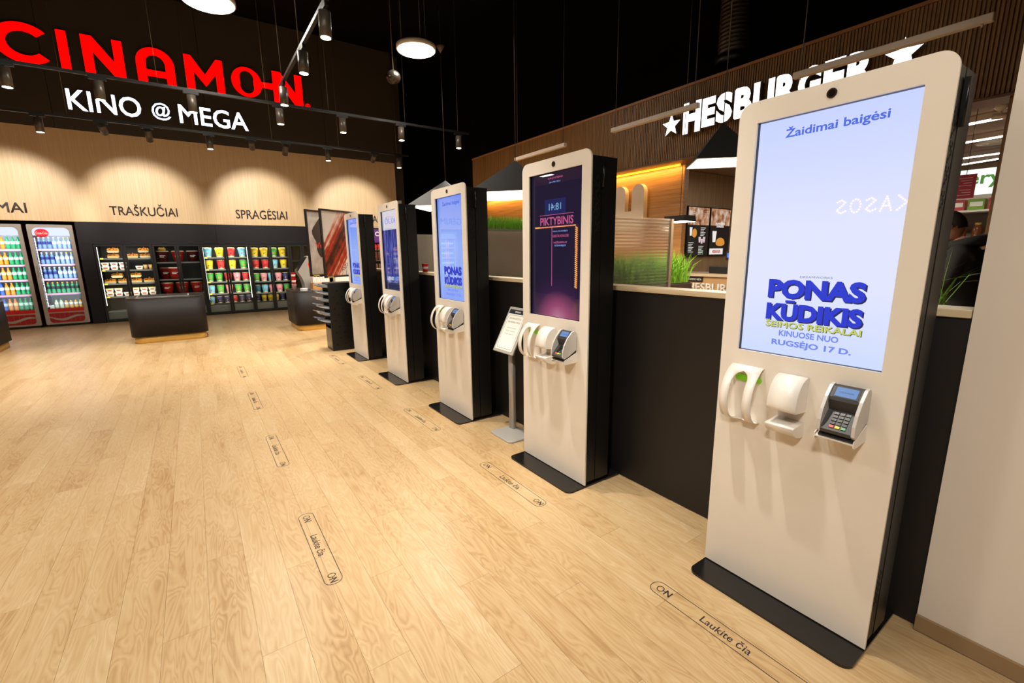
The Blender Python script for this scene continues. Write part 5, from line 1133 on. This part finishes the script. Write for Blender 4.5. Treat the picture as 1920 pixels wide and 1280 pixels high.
# ------------------------------------------------------------------ person at the order screen
def person():
    t = thing('person', 'person in a dark grey hooded jacket standing at the order screen', 'person', (5.28, 0.915, 0))
    V = {'pel': ((0,0,0.94), 0.150, 0.115), 'wst': ((0,0.02,1.10), 0.150, 0.115), 'cst': ((0,0.05,1.28), 0.175, 0.125), 'ucs': ((0,0.07,1.41), 0.15, 0.10), 'nb': ((0,0.10,1.475), 0.065, 0.06), 'nk': ((0,0.13,1.53), 0.052, 0.055)}
    Ed = [('pel','wst'), ('wst','cst'), ('cst','ucs'), ('ucs','nb'), ('nb','nk')]
    for s, n in ((-1, 'L'), (1, 'R')):
        V.update({'sh'+n: ((s*0.185,0.07,1.40), 0.072, 0.072), 'el'+n: ((s*0.24,0.11,1.13), 0.052, 0.052), 'wr'+n: ((s*0.16,0.34,1.12), 0.036, 0.036), 'pm'+n: ((s*0.15,0.42,1.13), 0.032, 0.020), 'hp'+n: ((s*0.095,0,0.86), 0.10, 0.10), 'kn'+n: ((s*0.105,0.03,0.48), 0.066, 0.066), 'an'+n: ((s*0.11,-0.01,0.10), 0.048, 0.048), 'to'+n: ((s*0.12,0.14,0.05), 0.045, 0.040)})
        Ed += [('ucs','sh'+n), ('sh'+n,'el'+n), ('el'+n,'wr'+n), ('wr'+n,'pm'+n), ('pel','hp'+n), ('hp'+n,'kn'+n), ('kn'+n,'an'+n), ('an'+n,'to'+n)]
        for k in range(5):
            ox = (-0.028 + 0.014*k) if k < 4 else s*-0.035; ln = (0.065, 0.078, 0.080, 0.068, 0.05)[k]
            b0 = (s*0.15 + ox, 0.44 if k < 4 else 0.40, 1.13); b1 = (b0[0]*1.0, b0[1] + ln*0.6, 1.127); b2 = (b0[0], b0[1] + ln, 1.11)
            V.update({'f%s%d0' % (n, k): (b0, 0.0085, 0.0085), 'f%s%d1' % (n, k): (b1, 0.008, 0.008), 'f%s%d2' % (n, k): (b2, 0.0065, 0.0065)}); Ed += [('pm'+n, 'f%s%d0' % (n, k)), ('f%s%d0' % (n, k), 'f%s%d1' % (n, k)), ('f%s%d1' % (n, k), 'f%s%d2' % (n, k))]
    ks = list(V); me = bpy.data.meshes.new('body'); me.from_pydata([V[k][0] for k in ks], [(ks.index(a), ks.index(b)) for a, b in Ed], [])
    o = bpy.data.objects.new('body', me); COL.objects.link(o); o.modifiers.new('skin', 'SKIN')
    for k, sv in zip(ks, me.skin_vertices[0].data): sv.radius = V[k][1:]; sv.use_root = (k == 'pel')
    sb = o.modifiers.new('smooth', 'SUBSURF'); sb.levels = sb.render_levels = 2
    dg = bpy.context.evaluated_depsgraph_get(); m2 = bpy.data.meshes.new_from_object(o.evaluated_get(dg)); bpy.data.objects.remove(o)
    # head joined to the neck, looking down and forward (+y)
    bm = bmesh.new(); bm.from_mesh(m2); hm = bmesh.ops.create_uvsphere(bm, u_segments=24, v_segments=18, radius=1)['verts']
    R_ = Matrix.Rotation(math.radians(-20), 4, 'X')
    for v in hm:
        x, y, z = v.co; f = 1 - 0.28*max(0, -z)*(0.6 + 0.4*max(0, -z)); x *= 0.076*f; yy = y*0.098*(1 - 0.12*max(0, -z)); zz = z*0.122
        if y > 0.8 and abs(v.co.x) < 0.22 and -0.25 < z < 0.12: yy += 0.022*(1 - abs(v.co.x)/0.22)            # nose
        if y > 0.7 and abs(abs(v.co.x) - 0.38) < 0.2 and 0.0 < z < 0.25: yy -= 0.008                            # eye sockets
        if y > 0.75 and abs(v.co.x) < 0.35 and -0.55 < z < -0.40: yy += 0.006                                   # lips
        if y > 0.5 and z < -0.75: yy += 0.015                                                                   # chin
        v.co = R_ @ Vector((x, yy, zz)) + Vector((0, 0.19, 1.625))
    for s in (-1, 1):
        ev = bmesh.ops.create_uvsphere(bm, u_segments=8, v_segments=6, radius=1)['verts']
        for v in ev: v.co = R_ @ Vector((s*0.078 + v.co.x*0.010, -0.012 + v.co.y*0.020, -0.005 + v.co.z*0.032)) + Vector((0, 0.19, 1.625))
    bm.to_mesh(m2); bm.free()
    for mt in (M('jacket_charcoal', (48, 46, 46), 0.85), M('trousers_black', (20, 20, 22), 0.8), M('skin_tone', (182, 128, 98), 0.5), M('shoes_dark', (24, 22, 20), 0.5)): m2.materials.append(mt)
    for p in m2.polygons:
        p.use_smooth = True; c = p.center
        p.material_index = 3 if c.z < 0.11 else 1 if c.z < 0.88 else 2 if (c.z > 1.50 or (c.y > 0.36 and c.z < 1.2)) else 0
    mobj('body', m2, t)
    # hair: cap over the upper back of the head
    bm = bmesh.new(); hv = bmesh.ops.create_uvsphere(bm, u_segments=24, v_segments=16, radius=1)['verts']
    for v in list(hv):
        if v.co.z < -0.05 - 0.5*min(0, v.co.y)*-1.0 + 0.25*max(0, v.co.y)*2.2 and not (v.co.y < -0.25 and v.co.z > -0.45): bm.verts.remove(v)
    for v in bm.verts: v.co = R_ @ Vector((v.co.x*0.080, v.co.y*0.103 - 0.003, v.co.z*0.127 + 0.002)) + Vector((0, 0.19, 1.625))
    hme = bpy.data.meshes.new('hair'); bm.to_mesh(hme); bm.free(); hme.materials.append(M('hair_brown', (40, 28, 20), 0.7))
    for p in hme.polygons: p.use_smooth = True
    mobj('hair', hme, t)
    # hood lying on the shoulders, padded vest over the torso
    mb = MB(); N1, N2 = 20, 10
    ring = lambda i, j: ((0.105 + 0.045*math.cos(2*math.pi*j/N2))*math.cos(2*math.pi*i/N1)*1.1, 0.07 + (0.10 + 0.045*math.cos(2*math.pi*j/N2))*math.sin(2*math.pi*i/N1), 1.475 + 0.045*math.sin(2*math.pi*j/N2) - 0.03*math.sin(2*math.pi*i/N1))
    vs = [ring(i, j) for i in range(N1) for j in range(N2)]; mb.add(vs, [(i*N2+j, ((i+1) % N1)*N2+j, ((i+1) % N1)*N2+(j+1) % N2, i*N2+(j+1) % N2) for i in range(N1) for j in range(N2)], 0, True); mb.build('hood', M('jacket_charcoal'), t)
    prof = []
    for k in range(15):
        z = 0.92 + k*0.035; r0 = 0.172 + 0.02*math.sin((z - 0.9)*4.5); prof += [(r0, z), (r0 + 0.012, z + 0.017)]
    mb = MB(); mb.lathe(prof, 24); 
    mb.v = [(x*1.02, y*0.80 + 0.02 + (z - 0.92)*0.12, z) for x, y, z in mb.v]; mb.build('padded_vest', M('vest_black', (24, 23, 24), 0.6), t)
person()

# ------------------------------------------------------------------ far side of the hall, seen in the kiosk screens
t = thing('clock_screen', 'blue wall screen showing the time on the far side wall', 'screen', (-6.49, 12.04, 2.94))
d = MB().box(0, -0.56, -0.27, 0.05, 0.56, 0.27).build('display', M_BLACK, t); MB().box(0.0505, -0.54, -0.25, 0.053, 0.54, 0.25).build('panel', E('clock_blue', (20, 60, 150), 4.0), d)
put('lettering', text_mesh('18:41', E('clock_text', (150, 210, 255), 12.0), w=0.62, h=0.22), FR, (0.054, 0, 0), d)
t = thing('marquee_doorway', 'doorway frame lined with small warm bulbs on the far side', 'doorway', (-6.0, 10.4, 0))
MB().box(-0.06, -0.06, 0, 0.06, 0.06, 2.30).build('upright', M_BLACKW, t); MB().box(-0.06, 2.24, 0, 0.06, 2.36, 2.30).build('upright', M_BLACKW, t); MB().box(-0.06, 0.061, 2.18, 0.06, 2.239, 2.30).build('lintel', M_BLACKW, t)
E_BULB = E('warm_bulb', (255, 160, 70), 40.0)
mb = MB()
for k in range(34): mb.lathe([(0.008, -0.016), (0.02, 0), (0.008, 0.016)], 8, (0.085, 0.07 + k*0.066, 2.24))
for k in range(30): mb.lathe([(0.008, -0.016), (0.02, 0), (0.008, 0.016)], 8, (0.085, -0.02, 0.35 + k*0.062)); mb.lathe([(0.008, -0.016), (0.02, 0), (0.008, 0.016)], 8, (0.085, 0.03, 0.38 + k*0.062))
tag(mb.build('bulbs', E_BULB, t), kind='stuff')
t = thing('bulb_sign', 'word spelled in small warm bulbs on the far side wall', 'sign', (-6.49, 3.25, 2.22))
MB().box(0, -0.62, -0.2, 0.03, 0.62, 0.2).build('sign_board', M_BLACKW, t)
def seg(ps, n):
    L = [math.dist(a, b) for a, b in zip(ps, ps[1:])]; T = sum(L); out = []
    for k in range(n):
        d_ = T*k/(n-1); i = 0
        while i < len(L)-1 and d_ > L[i]: d_ -= L[i]; i += 1
        f_ = d_/L[i] if L[i] else 0; a, b = ps[i], ps[i+1]; out.append((a[0]+(b[0]-a[0])*f_, a[1]+(b[1]-a[1])*f_))
    return out
GL = {'K': [([(0,0), (0,1)], 7), ([(0.1,0.5), (0.65,1)], 5), ([(0.1,0.5), (0.65,0)], 5)], 'A': [([(0,0), (0.35,1), (0.7,0)], 13), ([(0.18,0.35), (0.52,0.35)], 3)], 'S': [([(0.65,0.85), (0.35,1), (0.05,0.8), (0.35,0.5), (0.65,0.22), (0.35,0), (0,0.15)], 14)], 'O': [([(0.35+0.35*math.cos(a*0.4833), 0.5+0.5*math.sin(a*0.4833)) for a in range(14)], 14)]}
for i, ch in enumerate('KASOS'):
    mb = MB()
    for ps, n in GL[ch]:
        for (u, v) in seg(ps, n): mb.lathe([(0.006, -0.012), (0.014, 0), (0.006, 0.012)], 8, (0.045, -0.54 + i*0.23 + u*0.22, -0.12 + v*0.24))
    tag(mb.build('bulb_letter', E_BULB, t), kind='stuff')
